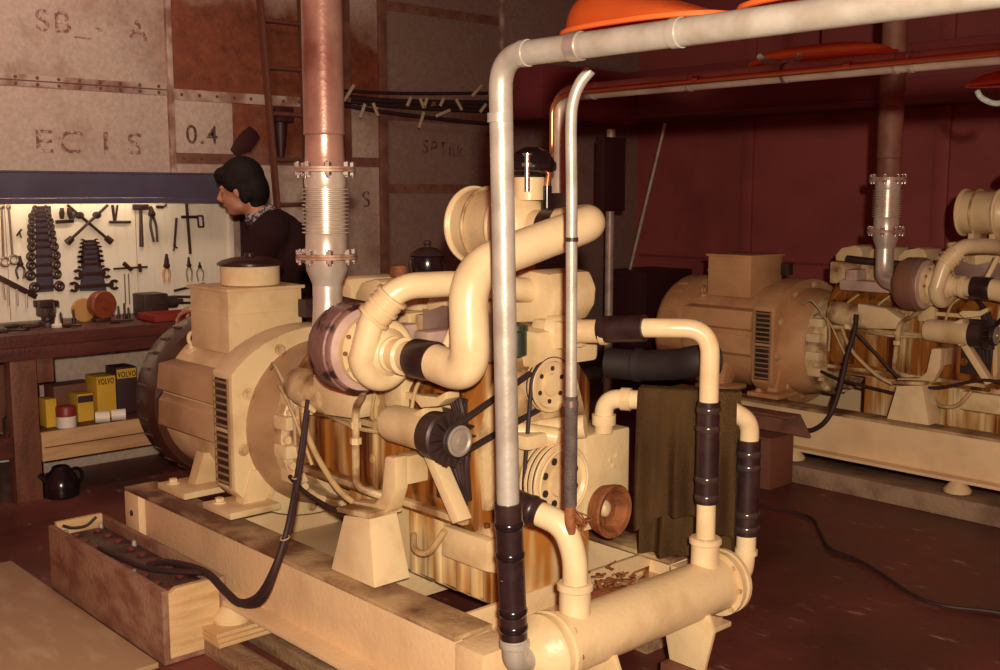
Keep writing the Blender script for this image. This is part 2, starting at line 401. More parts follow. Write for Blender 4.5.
# ---------------------------------------------------------------- the diesel generating set
def make_genset():
    G = thing('diesel_generator', 'large cream diesel generator in the foreground, joined to the long cylindrical cooler',
              'generator', (1.0, .5, .10), 'cream diesel generators')
    # ---- skid
    def rail(y0, s):
        mb = MB(); Y = lambda a: y0+s*a
        def bx(x0, x1, a, b, z0, z1, bev=.003):
            mb.box(x0, x1, min(Y(a), Y(b)), max(Y(a), Y(b)), z0, z1, bev)
        bx(.13, 1.96, .022, .036, .165, .365, .001)
        bx(0, 2.08, -.045, .13, .15, .166)
        bx(0, .12, .0, .13, .167, .362, .004)
        bx(1.97, 2.08, .0, .13, .167, .362, .006)
        return mb
    r1 = rail(0, 1).build('skid_rail', 'skid', G)
    MB().box(0, 1.97, .0, .13, .363, .377, .003).build('top_flange', 'flange_grime', r1)
    MB().cyl((.06, -.003, .285), (.06, .01, .285), .012, n=16).build('bolt_hole', 'black', r1)
    r2 = rail(1.0, -1).build('skid_rail', 'skid', G)
    MB().box(0, 1.97, .87, 1.0, .363, .377, .003).build('top_flange', 'flange_grime', r2)
    for x in (.30, 1.18):
        MB().box(x, x+.09, .131, .869, .17, .30, .004).build('crossmember', 'skid', G)
    mb = MB(); mb.box(.40, 1.17, .131, .869, .17, .18, .002); mb.build('floor_plate', 'skid', G)
    # drip tray across the front
    mb = MB()
    mb.box(1.80, 2.06, .14, .98, .27, .28, .002); mb.box(2.045, 2.06, .14, .98, .27, .345, .002)
    mb.box(1.80, 1.815, .14, .98, .27, .345, .002); mb.box(1.80, 2.06, .965, .98, .27, .345, .002)
    mb.box(1.80, 2.06, .14, .155, .27, .345, .002)
    mb.build('drip_tray', 'skid', G)
    for x in (.85, 1.74):
        for y in (-.02, 1.02):
            mb = MB(); mb.lathe([(0,.062),(.012,.064),(.03,.05),(.05,.03)], (x, y, .10), (0,0,1), 24)
            mb.build('mounting_foot', 'cream', G)
    # ---- alternator
    yc, zc = .5, .66
    prof = [(-.16,.20),(-.15,.26),(-.12,.295),(-.05,.302),(.05,.304),(.46,.304)]
    A = MB().lathe(prof, (0, yc, zc), (1,0,0), 56).build('alternator', 'cream', G)
    bell = [(-.31,.16),(-.305,.25),(-.28,.305),(-.23,.335),(-.11,.338),(-.065,.332),(-.06,.30)]
    MB().lathe(bell, (0, yc, zc), (1,0,0), 56).build('end_bell', 'brown_bell', A)
    for a in range(-60, 61, 12):
        mb = MB(); t = math.radians(180+a)
        p = Vector((-.175, yc+math.cos(t)*.333, zc+math.sin(t)*.333))
        mb.bar(p+Vector((-.035,0,0)), p+Vector((.035,0,0)), .012, .02, .002, up=(0, math.cos(t), math.sin(t)))
        mb.build('bell_rib', 'brown_bell', A)
    # side air box: two stepped panels with a sloping fold between them
    mb = MB()
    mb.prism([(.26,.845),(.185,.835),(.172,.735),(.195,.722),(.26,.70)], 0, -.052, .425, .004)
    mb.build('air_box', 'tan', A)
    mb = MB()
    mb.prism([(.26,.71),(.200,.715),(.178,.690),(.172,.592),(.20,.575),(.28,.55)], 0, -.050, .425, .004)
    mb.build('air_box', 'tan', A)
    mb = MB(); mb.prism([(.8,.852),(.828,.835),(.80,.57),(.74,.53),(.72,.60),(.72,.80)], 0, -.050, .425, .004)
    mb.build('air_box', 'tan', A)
    # bolted bearing plate with louvred side
    out = []
    hw = .355
    for a in range(0, 360, 6):
        c, s_ = math.cos(math.radians(a)), math.sin(math.radians(a))
        y = c*.44; z = s_*.355
        y = max(-hw, min(hw, y))
        out.append((yc+y, zc+z))
    PL = MB().prism(out, 0, .46, .60, .008).build('end_plate', 'cream', A)
    for z0, z1 in ((.465,.655),(.67,.85)):
        mb = MB(); mb.box(.485, .578, yc-hw-.004, yc-hw+.01, z0, z1, .001)
        g = mb.build('louvre', 'dark', A)
        mb = MB()
        for k in range(7):
            z = z0+.012+(z1-z0-.024)*k/6
            mb.box(.482, .581, yc-hw-.010, yc-hw-.003, z-.004, z+.004, .001)
        mb.box(.479, .486, yc-hw-.010, yc-hw-.003, z0-.004, z1+.004, .001); mb.box(.577, .584, yc-hw-.010, yc-hw-.003, z0-.004, z1+.004, .001)
        mb.build('louvre_bars', 'louvre', A)
    for k in range(10):
        a = .2+2*PI*k/10; p = Vector((.60, yc+math.cos(a)*.322, zc+math.sin(a)*.322))
        MB().lathe([(0,.022),(.003,.022),(.004,.012),(.014,.012),(.015,0)], p, (1,0,0), 12).build('plate_bolt', 'cream_dirty', A)
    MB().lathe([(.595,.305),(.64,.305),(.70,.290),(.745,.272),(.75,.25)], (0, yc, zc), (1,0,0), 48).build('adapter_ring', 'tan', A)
    # feet on the rails
    for x0, x1 in ((.12,.34),(.48,.68)):
        for s in (-1, 1):
            f = yc+s*.31
            mb = MB()
            mb.box(x0, x1, f-.11, f+.09, .378, .402, .004)
            mb.prism([(f+.02*s, .40),(f-.07*s,.40),(f-.16*s,.50),(f-.02*s,.52)], 0, x0+.07, x0+.13, .003)
            ft = mb.build('foot', 'cream', A)
            mb = MB(); mb.cyl((x0+.05, f-.07, .402), (x0+.05, f-.07, .42), .016, n=6); mb.cyl((x0+.05, f-.07, .402), (x0+.05, f-.07, .407), .024, n=20)
            mb.build('foot_bolt', 'cream_clean', A)
    # lifting eye on its wedge
    mb = MB(); mb.prism([(.24,.80),(.29,.885),(.36,.885),(.36,.80)], 0, -.05, .03, .004); mb.cyl((-.01,.315,.885), (-.01,.315,.90), .022)
    mb.ring((-.01,.315,.925), (1,.3,0), .024, .008); mb.build('lifting_eye', 'cream_clean', A)
    # junction box
    J = MB().box(.045, .345, .28, .60, .90, 1.14, .006).build('junction_box', 'cream', G)
    mb = MB(); mb.box(.035, .355, .27, .61, 1.132, 1.145, .003); mb.box(.041, .349, .276, .604, 1.046, 1.050, .001)
    mb.build('box_lid', 'cream', J)
    MB().box(.346, .40, .58, .63, 1.02, 1.09, .004).build('cable_gland', 'dark', J)
    # ---- engine block, pan, heads
    mb = MB()
    mb.lathe([(.745,.25),(.75,.285),(.80,.285),(.815,.26),(.88,.24)], (0, yc, zc), (1,0,0), 40)
    fw = mb.build('flywheel_housing', 'cream_dirty', G)
    for k in range(18):
        a = 2*PI*k/18; p = Vector((.80, yc+math.cos(a)*.268, zc+math.sin(a)*.268)); MB().cyl(p, p+Vector((.022,0,0)), .014, n=8).build('housing_bolt', 'cream', fw)
    for z, y in ((.80,.29),(.72,.262),(.62,.26),(.53,.285)):
        MB().box(.755, .84, y-.05, y+.02, z-.025, z+.025, .012).build('housing_lug', 'cream_clean', fw)
    mb = MB()
    mb.prism([(.27,.54),(.25,.62),(.25,.92),(.33,1.02),(.67,1.02),(.75,.92),(.75,.62),(.73,.54)], 0, .86, 1.74, .008)
    B = mb.build('engine_block', 'oily', G)
    for i, (x0, x1) in enumerate(((.90,1.05),(1.07,1.22))):
        mb = MB(); mb.box(x0, x1, .232, .26, .60, .77, .012)
        mb.build('inspection_cover', 'oily', B)
    for z in (.575, .79, .905):
        MB().box(.88, 1.73, .235, .26, z-.010, z+.010, .004).build('block_rib', 'cream_dirty', B)
    for x in (1.22, 1.30, 1.385):
        MB().box(x, x+.018, .236, .26, .58, .90, .005).build('block_web', 'oily', B)
    # pan with vertical ribs
    mb = MB()
    mb.prism([(.31,.545),(.31,.33),(.37,.29),(.63,.29),(.69,.33),(.69,.545)], 0, 1.06, 1.80, .012)
    PN = mb.build('oil_pan', 'oily_pan', G)
    for x in (1.16, 1.29, 1.40, 1.52, 1.62, 1.685, 1.74):
        MB().prism([(.318,.545),(.296,.53),(.300,.33),(.375,.284),(.385,.30),(.318,.335)], 0, x, x+.028, .006).build('pan_rib', 'oily_pan', PN)
    MB().box(.90, 1.80, .285, .715, .535, .558, .004).build('pan_flange', 'cream_dirty', PN)
    for i in range(16): MB().cyl((.93+i*.056, .292, .556), (.93+i*.056, .292, .57), .009, n=6).build('flange_bolt', 'oily', PN)
    mb = MB(); mb.prism([(.318,.53),(.27,.53),(.262,.44),(.318,.42)], 0, 1.60, 1.80, .01); mb.build('pan_access_cover', 'cream', PN)
    # cylinder heads with domed covers
    for x in (.80, .98, 1.16, 1.36):
        mb = MB(); mb.box(x, x+.17, .36, .64, 1.01, 1.13, .01); H = mb.build('cylinder_head', 'cream_dirty', G)
        mb = MB(); mb.prism([(x+.005,1.13),(x+.005,1.165),(x+.04,1.205),(x+.12,1.222),(x+.15,1.212),(x+.165,1.18),(x+.165,1.13)], 1, .40, .60, .022)
        mb.build('valve_cover', 'cream', H)
    for x in (.86, 1.06, 1.26):
        MB().box(x, x+.17, .655, .80, 1.0, 1.20, .03).build('rear_valve_cover', 'cream_dirty', G)
    MB().lathe([(0,.028),(.02,.03),(.035,.026),(.04,.012),(.04,0)], (1.02, .56, 1.218), (0,0,1), 20).build('filler_cap', 'rust', G, label='orange red oil filler cap')
    # exhaust manifold behind the turbocharger, pipework under it
    mb = MB(); mb.box(.92, 1.74, .25, .33, .985, 1.045, .02)
    for x in (.95, 1.12, 1.30, 1.48, 1.64): mb.box(x, x+.07, .26, .38, 1.02, 1.10, .012)
    mb.build('exhaust_manifold', 'pink', G)
    mb = MB(); mb.grid(lambda u, v: Vector((1.42+.34*u, .345+.01*math.sin(u*9), 1.03+.13*v+.01*math.sin(u*13+v*4))), 12, 6, .004); mb.build('heat_shield', 'pink', G)
    MB().tube([(.92,.33,1.15),(1.1,.32,1.14),(1.3,.33,1.13)], .020).build('oil_rail', 'dark', G)
    # big oil pipe and filter body on the near side
    mb = MB(); mb.lathe([(0,.03),(.008,.050),(.03,.056),(.20,.058),(.25,.058),(.26,.05)], (1.435, .20, .825), (1,0,0), 28); mb.build('oil_cooler', 'cream', G)
    mb = MB(); mb.lathe([(0,.03),(.01,.055),(.06,.062),(.16,.064),(.22,.056),(.27,.042)], (.90, .215, .872), (1,.0,-.10), 28); mb.box(.93,1.07,.21,.27,.80,.86,.02)
    ST = mb.build('starter_motor', 'cream_dirty', G)
    mb = MB(); mb.cyl((1.02,.18,.79),(1.02,.20,.85),.022); mb.cyl((1.08,.17,.81),(1.08,.13,.84),.010,n=8); mb.build('solenoid', 'cream', ST)
    mb = MB(); mb.prism([(1.08,.935),(1.24,.92),(1.33,.87),(1.30,.815),(1.14,.805),(1.08,.85)], 1, .165, .26, .015); mb.build('side_casting', 'cream', G)
    # thin pipes on the near side
    MB().pipe([(1.38,.13,.885),(1.315,.165,.845),(1.305,.17,.74),(1.29,.18,.60),(1.35,.24,.57)], .012, .03, 10).build('oil_drain_pipe', 'cream_dirty', G)
    for z in (.80, .75): MB().cyl((1.306,.17,z-.010),(1.306,.17,z+.010), .018, n=6).build('pipe_union', 'cream', G)
    MB().tube([(.985,.19,.80),(1.01,.18,.75),(1.07,.18,.665),(1.19,.18,.575),(1.28,.20,.53)], .010).build('tan_hose', 'hose_tan', G)
    MB().tube([(.80,.22,.84),(.86,.18,.86),(.93,.17,.81),(.965,.18,.74),(1.03,.19,.62)], .006).build('wiring', 'hose_tan', G)
    MB().tube([(.72,.23,.90),(.80,.20,.92),(.90,.20,.80),(.90,.21,.66)], .006).build('wiring', 'beige_cable', G)
    MB().tube([(.86,.21,.545),(.98,.19,.52),(1.12,.18,.505),(1.30,.17,.49)], .008).build('wiring', 'wire', G)
    MB().tube([(1.46,.27,.47),(1.53,.22,.45),(1.62,.20,.47),(1.68,.21,.545)], .010).build('dipstick_hose', 'hose_tan', G)
    # engine mounting: tapered bracket on the rail and cranked arm
    for s, y0 in ((1, .055), (-1, .945)):
        Y = lambda a: y0+s*a
        mb = MB()
        mb.hull8([(1.33,Y(0),.378),(1.55,Y(0),.378),(1.55,Y(.13),.378),(1.33,Y(.13),.378)], [(1.36,Y(.03),.545),(1.49,Y(.03),.565),(1.49,Y(.13),.565),(1.36,Y(.13),.545)], .004)
        MT = mb.build('engine_mount', 'cream_clean', G)
        mb = MB(); mb.box(1.345, 1.51, Y(.075)-.06, Y(.075)+.06, .562, .578, .003, Matrix.Rotation(math.radians(-5), 3, 'Y')); mb.build('mount_pad', 'cream_dirty', MT)
        mb = MB(); mb.prism([(1.33,.575),(1.45,.592),(1.485,.625),(1.505,.745),(1.555,.75),(1.555,.655),(1.525,.585),(1.49,.562),(1.345,.55)], 1, Y(.075), Y(.125), .010)
        mb.box(1.505, 1.555, min(Y(.12),Y(.20)), max(Y(.12),Y(.20)), .66, .745, .006)
        mb.build('mount_arm', 'cream', MT)
    # ---- turbocharger, carried outboard on its pedestal
    ty, tz = .08, 1.06
    mb = MB(); mb.lathe([(1.345,.05),(1.352,.082),(1.368,.114),(1.395,.129),(1.470,.131),(1.474,.126),(1.482,.126),(1.488,.122),(1.492,.106)], (0, ty, tz), (1,0,0), 48)
    T = mb.build('turbocharger', 'turbine', G)
    MB().lathe([(1.484,.120),(1.492,.117),(1.502,.095),(1.512,.05)], (0, ty, tz), (1,0,0), 44).build('turbine_face', 'pink', T)
    mb = MB(); mb.box(1.40,1.46,.10,.30,.945,.985,.012); mb.box(1.38,1.47,.22,.30,.86,1.02,.015); mb.build('turbine_pedestal', 'cream_dirty', T)
    mb = MB()
    n = 40; pts = []; rr = []
    for i in range(n+1):
        a = math.radians(160-340*i/n); f = i/n
        pts.append((1.575, ty+math.cos(a)*.076, tz+math.sin(a)*.076)); rr.append(.016+.021*f)
    mb.sweep(pts, rr, 16)
    mb.lathe([(1.51,.065),(1.525,.080),(1.57,.078),(1.598,.070),(1.615,.05)], (0, ty, tz), (1,0,0), 36)
    mb.build('compressor_housing', 'cream_clean', T)
    for k in range(12):
        a = 2*PI*k/12; mb = MB(); p = Vector((1.527, ty+math.cos(a)*.092, tz+math.sin(a)*.092)); mb.cyl(p-Vector((.018,0,0)), p, .0065, n=8); mb.build('clamp_bolt', 'cream_dirty', T)
    MB().lathe([(1.500,.099),(1.520,.099),(1.524,.06)], (0, ty, tz), (1,0,0), 36).build('clamp_ring', 'cream', T)
    mb = MB(); mb.lathe([(1.60,.050),(1.625,.050),(1.63,.044),(1.655,.044),(1.662,.052),(1.674,.052),(1.68,.043),(1.75,.043)], (0, ty, tz), (1,0,0), 32); mb.build('compressor_inlet', 'cream_clean', T)
    MB().tube([(1.49,ty-.03,tz-.09),(1.46,.09,.93),(1.38,.13,.88)], .010).build('oil_feed', 'cream_dirty', T)
    # charge air pipe with its ribbed clamp joint
    cp = [(1.575,.004,1.045),(1.598,.030,1.175),(1.650,.085,1.250),(1.70,.27,1.250),(1.70,.56,1.21)]
    mb = MB(); mb.sweep(fillet(cp, [.05,.06,.08]), .036, 20)
    CPp = mb.build('charge_air_pipe', 'cream_clean', G)
    mb = MB(); a, b = Vector((1.598,.034,1.165)), Vector((1.634,.068,1.222)); d = (b-a)
    for k in range(5):
        p = a+d*(k/4*.98); mb.cyl(p-d.normalized()*.005, p+d.normalized()*.005, .049 if k % 2 == 0 else .045, n=24)
    mb.cyl(a, b, .043)
    mb.build('clamp_joint', 'cream', CPp)
    MB().tube([(1.72,.17,1.06),(1.745,.19,1.13),(1.76,.23,1.20)], .013).build('vent_pipe', 'cream', G)
    # intake pipe: sleeve, S bend, long rise to the air cleaner
    MB().lathe([(1.715,.045),(1.716,.052),(1.72,.0535),(1.802,.0535),(1.806,.052),(1.807,.045)], (0, ty, tz), (1,0,0), 28).build('rubber_sleeve', 'rubber', G)
    sp = [(1.78,ty,tz),(1.945,.08,1.037),(1.925,.085,1.310),(1.972,.515,1.425),(1.81,.52,1.405)]
    MB().sweep(fillet(sp, [.085,.10,.07], 12), .050, 28).build('intake_pipe', 'cream_clean', G)
    # ---- air cleaner
    fy, fz, fx = .52, 1.402, .085
    mb = MB(); mb.lathe([(1.365,.08),(1.367,.115),(1.38,.115),(1.385,.109),(1.53,.109),(1.55,.118),(1.563,.118),(1.57,.108),(1.60,.100),(1.64,.065),(1.645,.050),(1.70,.050)], (fx, fy, fz), (1,0,0), 44)
    F = mb.build('air_cleaner', 'cream', G)
    MB().ring((fx+1.374, fy, fz), (1,0,0), .114, .007, 40).build('end_rim', 'cream_clean', F)
    MB().ring((fx+1.56, fy, fz), (1,0,0), .118, .007, 40).build('clamp_band', 'cream_clean', F)
    MB().lathe([(1.685,.051),(1.69,.055),(1.745,.055),(1.75,.051)], (fx, fy, fz), (1,0,0), 28).build('outlet_sleeve', 'rubber', F)
    mb = MB(); mb.cyl((fx+1.615, fy, 1.48), (fx+1.615, fy, 1.545), .046, n=28); mb.build('intake_neck', 'cream', F)
    MB().lathe([(0,.046),(.012,.070),(.02,.074),(.035,.072),(.065,.050),(.08,.02),(.08,0)], (fx+1.615, fy+.01, 1.552), (0,0,1), 32).build('rain_cap', 'black', F)
    mb = MB(); mb.cyl((fx+1.66,fy-.05,1.505),(fx+1.66,fy-.05,1.61),.008,n=12); mb.cyl((fx+1.66,fy-.05,1.575),(fx+1.66,fy-.05,1.585),.016,n=16); mb.cyl((fx+1.66,fy-.05,1.606),(fx+1.66,fy-.05,1.612),.014,n=14); mb.build('cap_stud', 'clip', F)
    mb = MB(); mb.cyl((fx+1.66,fy+.03,1.44),(fx+1.66,fy+.03,1.475),.018); mb.cyl((fx+1.66,fy+.03,1.475),(fx+1.66,fy+.03,1.52),.014); mb.build('restriction_gauge', 'black', F)
    for x in (1.43, 1.535):
        mb = MB(); mb.box(fx+x, fx+x+.03, fy-.08, fy+.08, 1.20, 1.30, .006); mb.ring((fx+x+.015, fy, fz), (1,0,0), .114, .006, 36); mb.build('strap', 'cream_dirty', F)
    # ---- front end
    mb = MB(); mb.prism([(1.37,1.15),(1.37,1.25),(1.50,1.255),(1.70,1.275),(1.785,1.27),(1.81,1.22),(1.805,1.17),(1.775,1.125),(1.52,1.10)], 1, .52, .70, .018)
    mb.build('aftercooler', 'cream', G)
    mb = MB(); mb.box(1.48, 1.82, .44, .70, 1.0, 1.11, .02); mb.box(1.72, 1.86, .50, .62, 1.05, 1.14, .03)
    mb.lathe([(0,.05),(.06,.045),(.09,.034),(.15,.034),(.155,.04),(.17,.04)], (1.78,.53,1.10), (.9,.42,.05), 24)
    mb.build('thermostat_housing', 'cream', G)
    mb = MB(); mb.prism([(.30,.60),(.28,.80),(.36,1.03),(.64,1.03),(.72,.80),(.70,.60)], 0, 1.735, 1.76, .006)
    mb.build('timing_cover', 'cream_dirty', G)
    def pulley(name, x, y, z, R, w, grooves, holes, hr):
        mb = MB(); pr = [(0, R*.9)]
        for g in range(grooves):
            a = w*g/grooves; b = w/grooves
            pr += [(a+.001,R),(a+b*.25,R),(a+b*.5,R*.90),(a+b*.8,R),(a+b,R)]
        pr += [(w+.002,R*.98),(w+.003,R*.88),(w-.006,R*.80),(w-.008,R*.42),(w+.004,R*.40),(w+.006,R*.30),(w+.004,0)]
        mb.lathe(pr, (x, y, z), (1,0,0), 44); P = mb.build(name, 'cream', G)
        for g in range(grooves):
            MB().ring((x+w*(g+.5)/grooves, y, z), (1,0,0), R*.935, .0045, 44, 8).build('belt_groove', 'belt', P)
        if holes:
            for k in range(holes):
                a = 2*PI*k/holes+.4; c = Vector((x+w-.008, y+math.cos(a)*R*.6, z+math.sin(a)*R*.6))
                MB().lathe([(0,hr),(.004,hr),(.0045,hr*.8),(.001,0)], c, (1,0,0), 12).build('pulley_hole', 'dark', P)
        return P
    cpul = pulley('crankshaft_pulley', 1.80, .50, .672, .112, .062, 3, 8, .011)
    MB().ring((1.872,.50,.672), (1,0,0), .098, .004, 40).build('pulley_rim', 'cream_clean', cpul)
    wpul = pulley('water_pump_pulley', 1.785, .50, .950, .080, .036, 2, 6, .007)
    mb = MB(); mb.lathe([(1.70,.06),(1.79,.05)], (0,.5,.95), (1,0,0), 24); mb.box(1.72,1.79,.40,.60,.84,1.0,.02); mb.build('water_pump', 'cream_dirty', G)
    mb = MB(); mb.cyl((1.74,.52,.80),(1.86,.60,.82),.035); mb.cyl((1.74,.40,.82),(1.84,.50,.80),.028); mb.box(1.76,1.84,.38,.62,.775,.82,.015); mb.build('water_elbow', 'cream', G)
    # charging alternator, bracket, belt
    ax_, ay_, az_ = 1.685, .16, .835
    mb = MB(); mb.lathe([(.0,.045),(.005,.066),(.06,.069),(.075,.05),(.08,.02)], (ax_, ay_, az_), (1,0,0), 32); CA = mb.build('charging_dynamo', 'dark', G)
    mb = MB()
    for k in range(16):
        a = 2*PI*k/16; e = Vector((0, math.cos(a), math.sin(a)))
        mb.bar(Vector((ax_+.092, ay_, az_))+e*.034, Vector((ax_+.092, ay_, az_))+e*.076, .004, .022, .001, up=(1,0,0))
    mb.lathe([(.078,.072),(.082,.074),(.083,.03)], (ax_, ay_, az_), (1,0,0), 32)
    mb.build('fan', 'dark', CA)
    MB().lathe([(.10,.040),(.106,.044),(.112,.040),(.118,.044),(.123,.043),(.125,.036),(.121,.03),(.124,.012),(.13,.010),(.13,0)], (ax_, ay_, az_), (1,0,0), 32).build('dynamo_pulley', 'hub', CA)
    mb = MB(); mb.prism([(1.62,.925),(1.64,.94),(1.72,.945),(1.76,.965),(1.76,.945),(1.725,.92),(1.65,.905)], 1, .15, .20, .004); mb.prism([(1.63,.765),(1.665,.775),(1.79,.605),(1.76,.59)], 1, .17, .22, .006); mb.prism([(1.57,.87),(1.63,.90),(1.665,.78),(1.62,.76)], 1, .17, .25, .01)
    mb.build('dynamo_bracket', 'cream', G)
    def belt(c, R, name):
        # outer tangent loop around circles (y, z, r) at one x, hull walked as a polygon
        pts = []
        for (y, z, r) in c:
            for k in range(40): pts.append((y+math.cos(2*PI*k/40)*r, z+math.sin(2*PI*k/40)*r))
        pts = sorted(set(pts))
        def half(ps):
            h = []
            for p in ps:
                while len(h) >= 2 and (h[-1][0]-h[-2][0])*(p[1]-h[-2][1])-(h[-1][1]-h[-2][1])*(p[0]-h[-2][0]) <= 0: h.pop()
                h.append(p)
            return h
        lo, hi = half(pts), half(pts[::-1]); hl = lo[:-1]+hi[:-1]
        mb = MB(); mb.sweep([(R, p[0], p[1]) for p in hl+hl[:1]], .0062, 8, caps=False)
        mb.build(name, 'belt', G)
    for x in (1.790, 1.802):
        belt([(ay_, az_, .041), (.50, .950, .060)], x, 'drive_belt')
    belt([(.50,.950,.080), (.50,.672,.108)], 1.815, 'drive_belt')
    mb = MB(); mb.lathe([(1.762,.062),(1.768,.056),(1.782,.056),(1.786,.062)], (0,.5,.95), (1,0,0), 28); mb.build('rear_sheave', 'dark', G)
    mb = MB(); mb.lathe([(0,.02),(.004,.030),(.07,.030),(.075,.034),(.09,.034),(.095,.02)], (1.775,.40,1.04), (0,0,1), 20); mb.cyl((1.70,.42,1.12),(1.79,.40,1.125),.012)
    mb.build('fuel_filter', mat('dark_green_filter', (.02,.035,.02), .35), G, label='small dark green filter canister')
    for k, (a, b) in enumerate(((.93,.89),(1.12,.905),(1.31,.91),(1.50,.93))):
        MB().tube([(a,.245,.80),(a+.02,.215,.83),(a+.05,.22,b+.02),(a+.10,.27,b+.08)], .006, 8).build('fuel_line', 'hose_tan', G)
    MB().tube([(1.05,.225,.79),(1.25,.215,.775),(1.45,.215,.785),(1.62,.21,.77)], .007, 8).build('fuel_line', 'cream_dirty', G)
    for x in (1.30,1.46,1.62): MB().lathe([(0,.018),(.012,.018),(.014,.012),(.02,.010),(.02,0)], (x,.252,.68), (0,-1,0), 14).build('core_plug', 'oily', B)
    for k in range(4):
        o_ = .012*k
        MB().tube([(1.66+o_,.25,.99-o_),(1.735-o_,.222,.93),(1.745,.225+o_*.4,.85-o_),(1.70+o_*1.5,.23,.74),(1.74,.25,.64)], .009, 8).build('wiring_loom', 'wire', G)
    mb = MB(); mb.box(1.60, 1.735, .243, .256, .62, .93, .006); mb.build('dark_side_panel', 'dark', B)  # thin dark panel standing proud of the block face
    # gear housing with flanged plate, rusted ring in front
    mb = MB(); mb.box(1.70, 1.86, .60, .80, .50, .79, .008); GH = mb.build('gear_housing', 'cream', G)
    for p in ((.71,.70),(.74,.71),(.725,.68)): MB().cyl((1.86,*p),(1.866,*p),.006,n=8).build('housing_stud', 'cream_dirty', GH)
    mb = MB(); mb.lathe([(0,.072),(.03,.080),(.045,.082),(.050,.078),(.046,.064),(.03,.058),(.010,.052),(.008,0)], (1.861,.678,.556), (1,.05,0), 36); RR = mb.build('pump_flange', 'rust', GH, label='orange rusted flange ring')
    MB().ball((1.878,.670,.562), (.018,.022,.026), 14).build('shaft_end', 'cream_dirty', RR)
    mb = MB()
    for k in range(46):
        c = Vector((1.95+random.gauss(0,.035), .62+random.gauss(0,.07), .345+abs(random.gauss(0,.02))))
        mb.bar(c, c+Vector((random.uniform(-.03,.03), random.uniform(-.04,.04), random.uniform(-.010,.018))), random.uniform(.004,.014), .003, .0005)
    mb.ball((1.94,.62,.30), (.075,.11,.045), 14)
    mb.build('rust_flakes', 'rust', GH)
    return G

GEN = make_genset()
FAR = copy_tree(GEN)
FAR.location = (1.03, 3.80, .10)
FAR['label'] = 'cream diesel generator at the back right beside the far maroon wall, on a concrete plinth'
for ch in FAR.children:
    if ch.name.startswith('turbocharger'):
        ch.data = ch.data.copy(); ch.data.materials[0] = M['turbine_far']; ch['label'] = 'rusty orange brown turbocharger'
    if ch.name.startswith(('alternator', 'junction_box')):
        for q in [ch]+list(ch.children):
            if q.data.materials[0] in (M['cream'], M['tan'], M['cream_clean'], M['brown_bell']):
                q.data = q.data.copy(); q.data.materials[0] = M['far_tan']

# ---------------------------------------------------------------- exhaust stacks
def make_stack():
    S = thing('exhaust_stack', 'tall exhaust pipe with steel bellows and heat-stained top, rising from the near generator', 'exhaust pipe', (1.247,.118,1.06), 'exhaust stacks')
    x, y = 1.247, .118
    mb = MB(); mb.pipe([(1.328,.085,1.06),(1.262,.10,1.075),(x,y,1.15),(x,y,1.24)], .044, .05, 28)
    mb.lathe([(1.225,.044),(1.235,.046),(1.27,.061),(1.305,.063)], (x,y,0), (0,0,1), 32)
    mb.build('elbow', 'bellows', S)
    for z in (1.305, 1.562):
        fl = MB().lathe([(0,.045),(0,.092),(.007,.092),(.007,.045)], (x,y,z), (0,0,1), 32).build('flange', 'rust_flange', S)
        MB().lathe([(.008,.045),(.008,.090),(.015,.090),(.015,.045)], (x,y,z), (0,0,1), 32).build('flange_ring', 'rust_flange', fl)
        for k in range(8):
            a = 2*PI*k/8+.3; p = Vector((x+math.cos(a)*.080, y+math.sin(a)*.080, z))
            mb = MB(); mb.cyl(p-Vector((0,0,.017)), p+Vector((0,0,.030)), .006, n=8); mb.cyl(p+Vector((0,0,.015)), p+Vector((0,0,.027)), .011, n=6); mb.cyl(p-Vector((0,0,.010)), p, .011, n=6)
            mb.build('flange_bolt', 'clip', fl)
    pr = [(1.318,.062),(1.375,.062)]
    for k in range(12):
        z = 1.38+k*.0115
        pr += [(z,.059),(z+.0028,.071),(z+.0055,.071),(z+.0083,.059)]
    pr += [(1.525,.062),(1.563,.062)]
    MB().lathe(pr, (x,y,0), (0,0,1), 36).build('bellows', 'bellows', S)
    MB().lathe([(1.577,.058),(1.58,.0595),(1.665,.056),(1.68,.056)], (x,y,0), (0,0,1), 36).build('lower_pipe', 'copper_pipe', S)
    MB().lathe([(1.668,.057),(1.672,.0615),(1.68,.060),(3.2,.0595)], (x,y,0), (0,0,1), 36).build('upper_pipe', 'copper_pipe', S)
    return S
ST1 = make_stack()
ST2 = copy_tree(ST1); ST2.location = (1.277,3.418,1.06)
ST2['label'] = 'dark exhaust pipe with bellows rising from the far generator in front of the maroon wall'
for ch in ST2.children:
    if ch.name.startswith(('upper_pipe', 'lower_pipe')):
        ch.data = ch.data.copy(); ch.data.materials[0] = M['seam_dark']

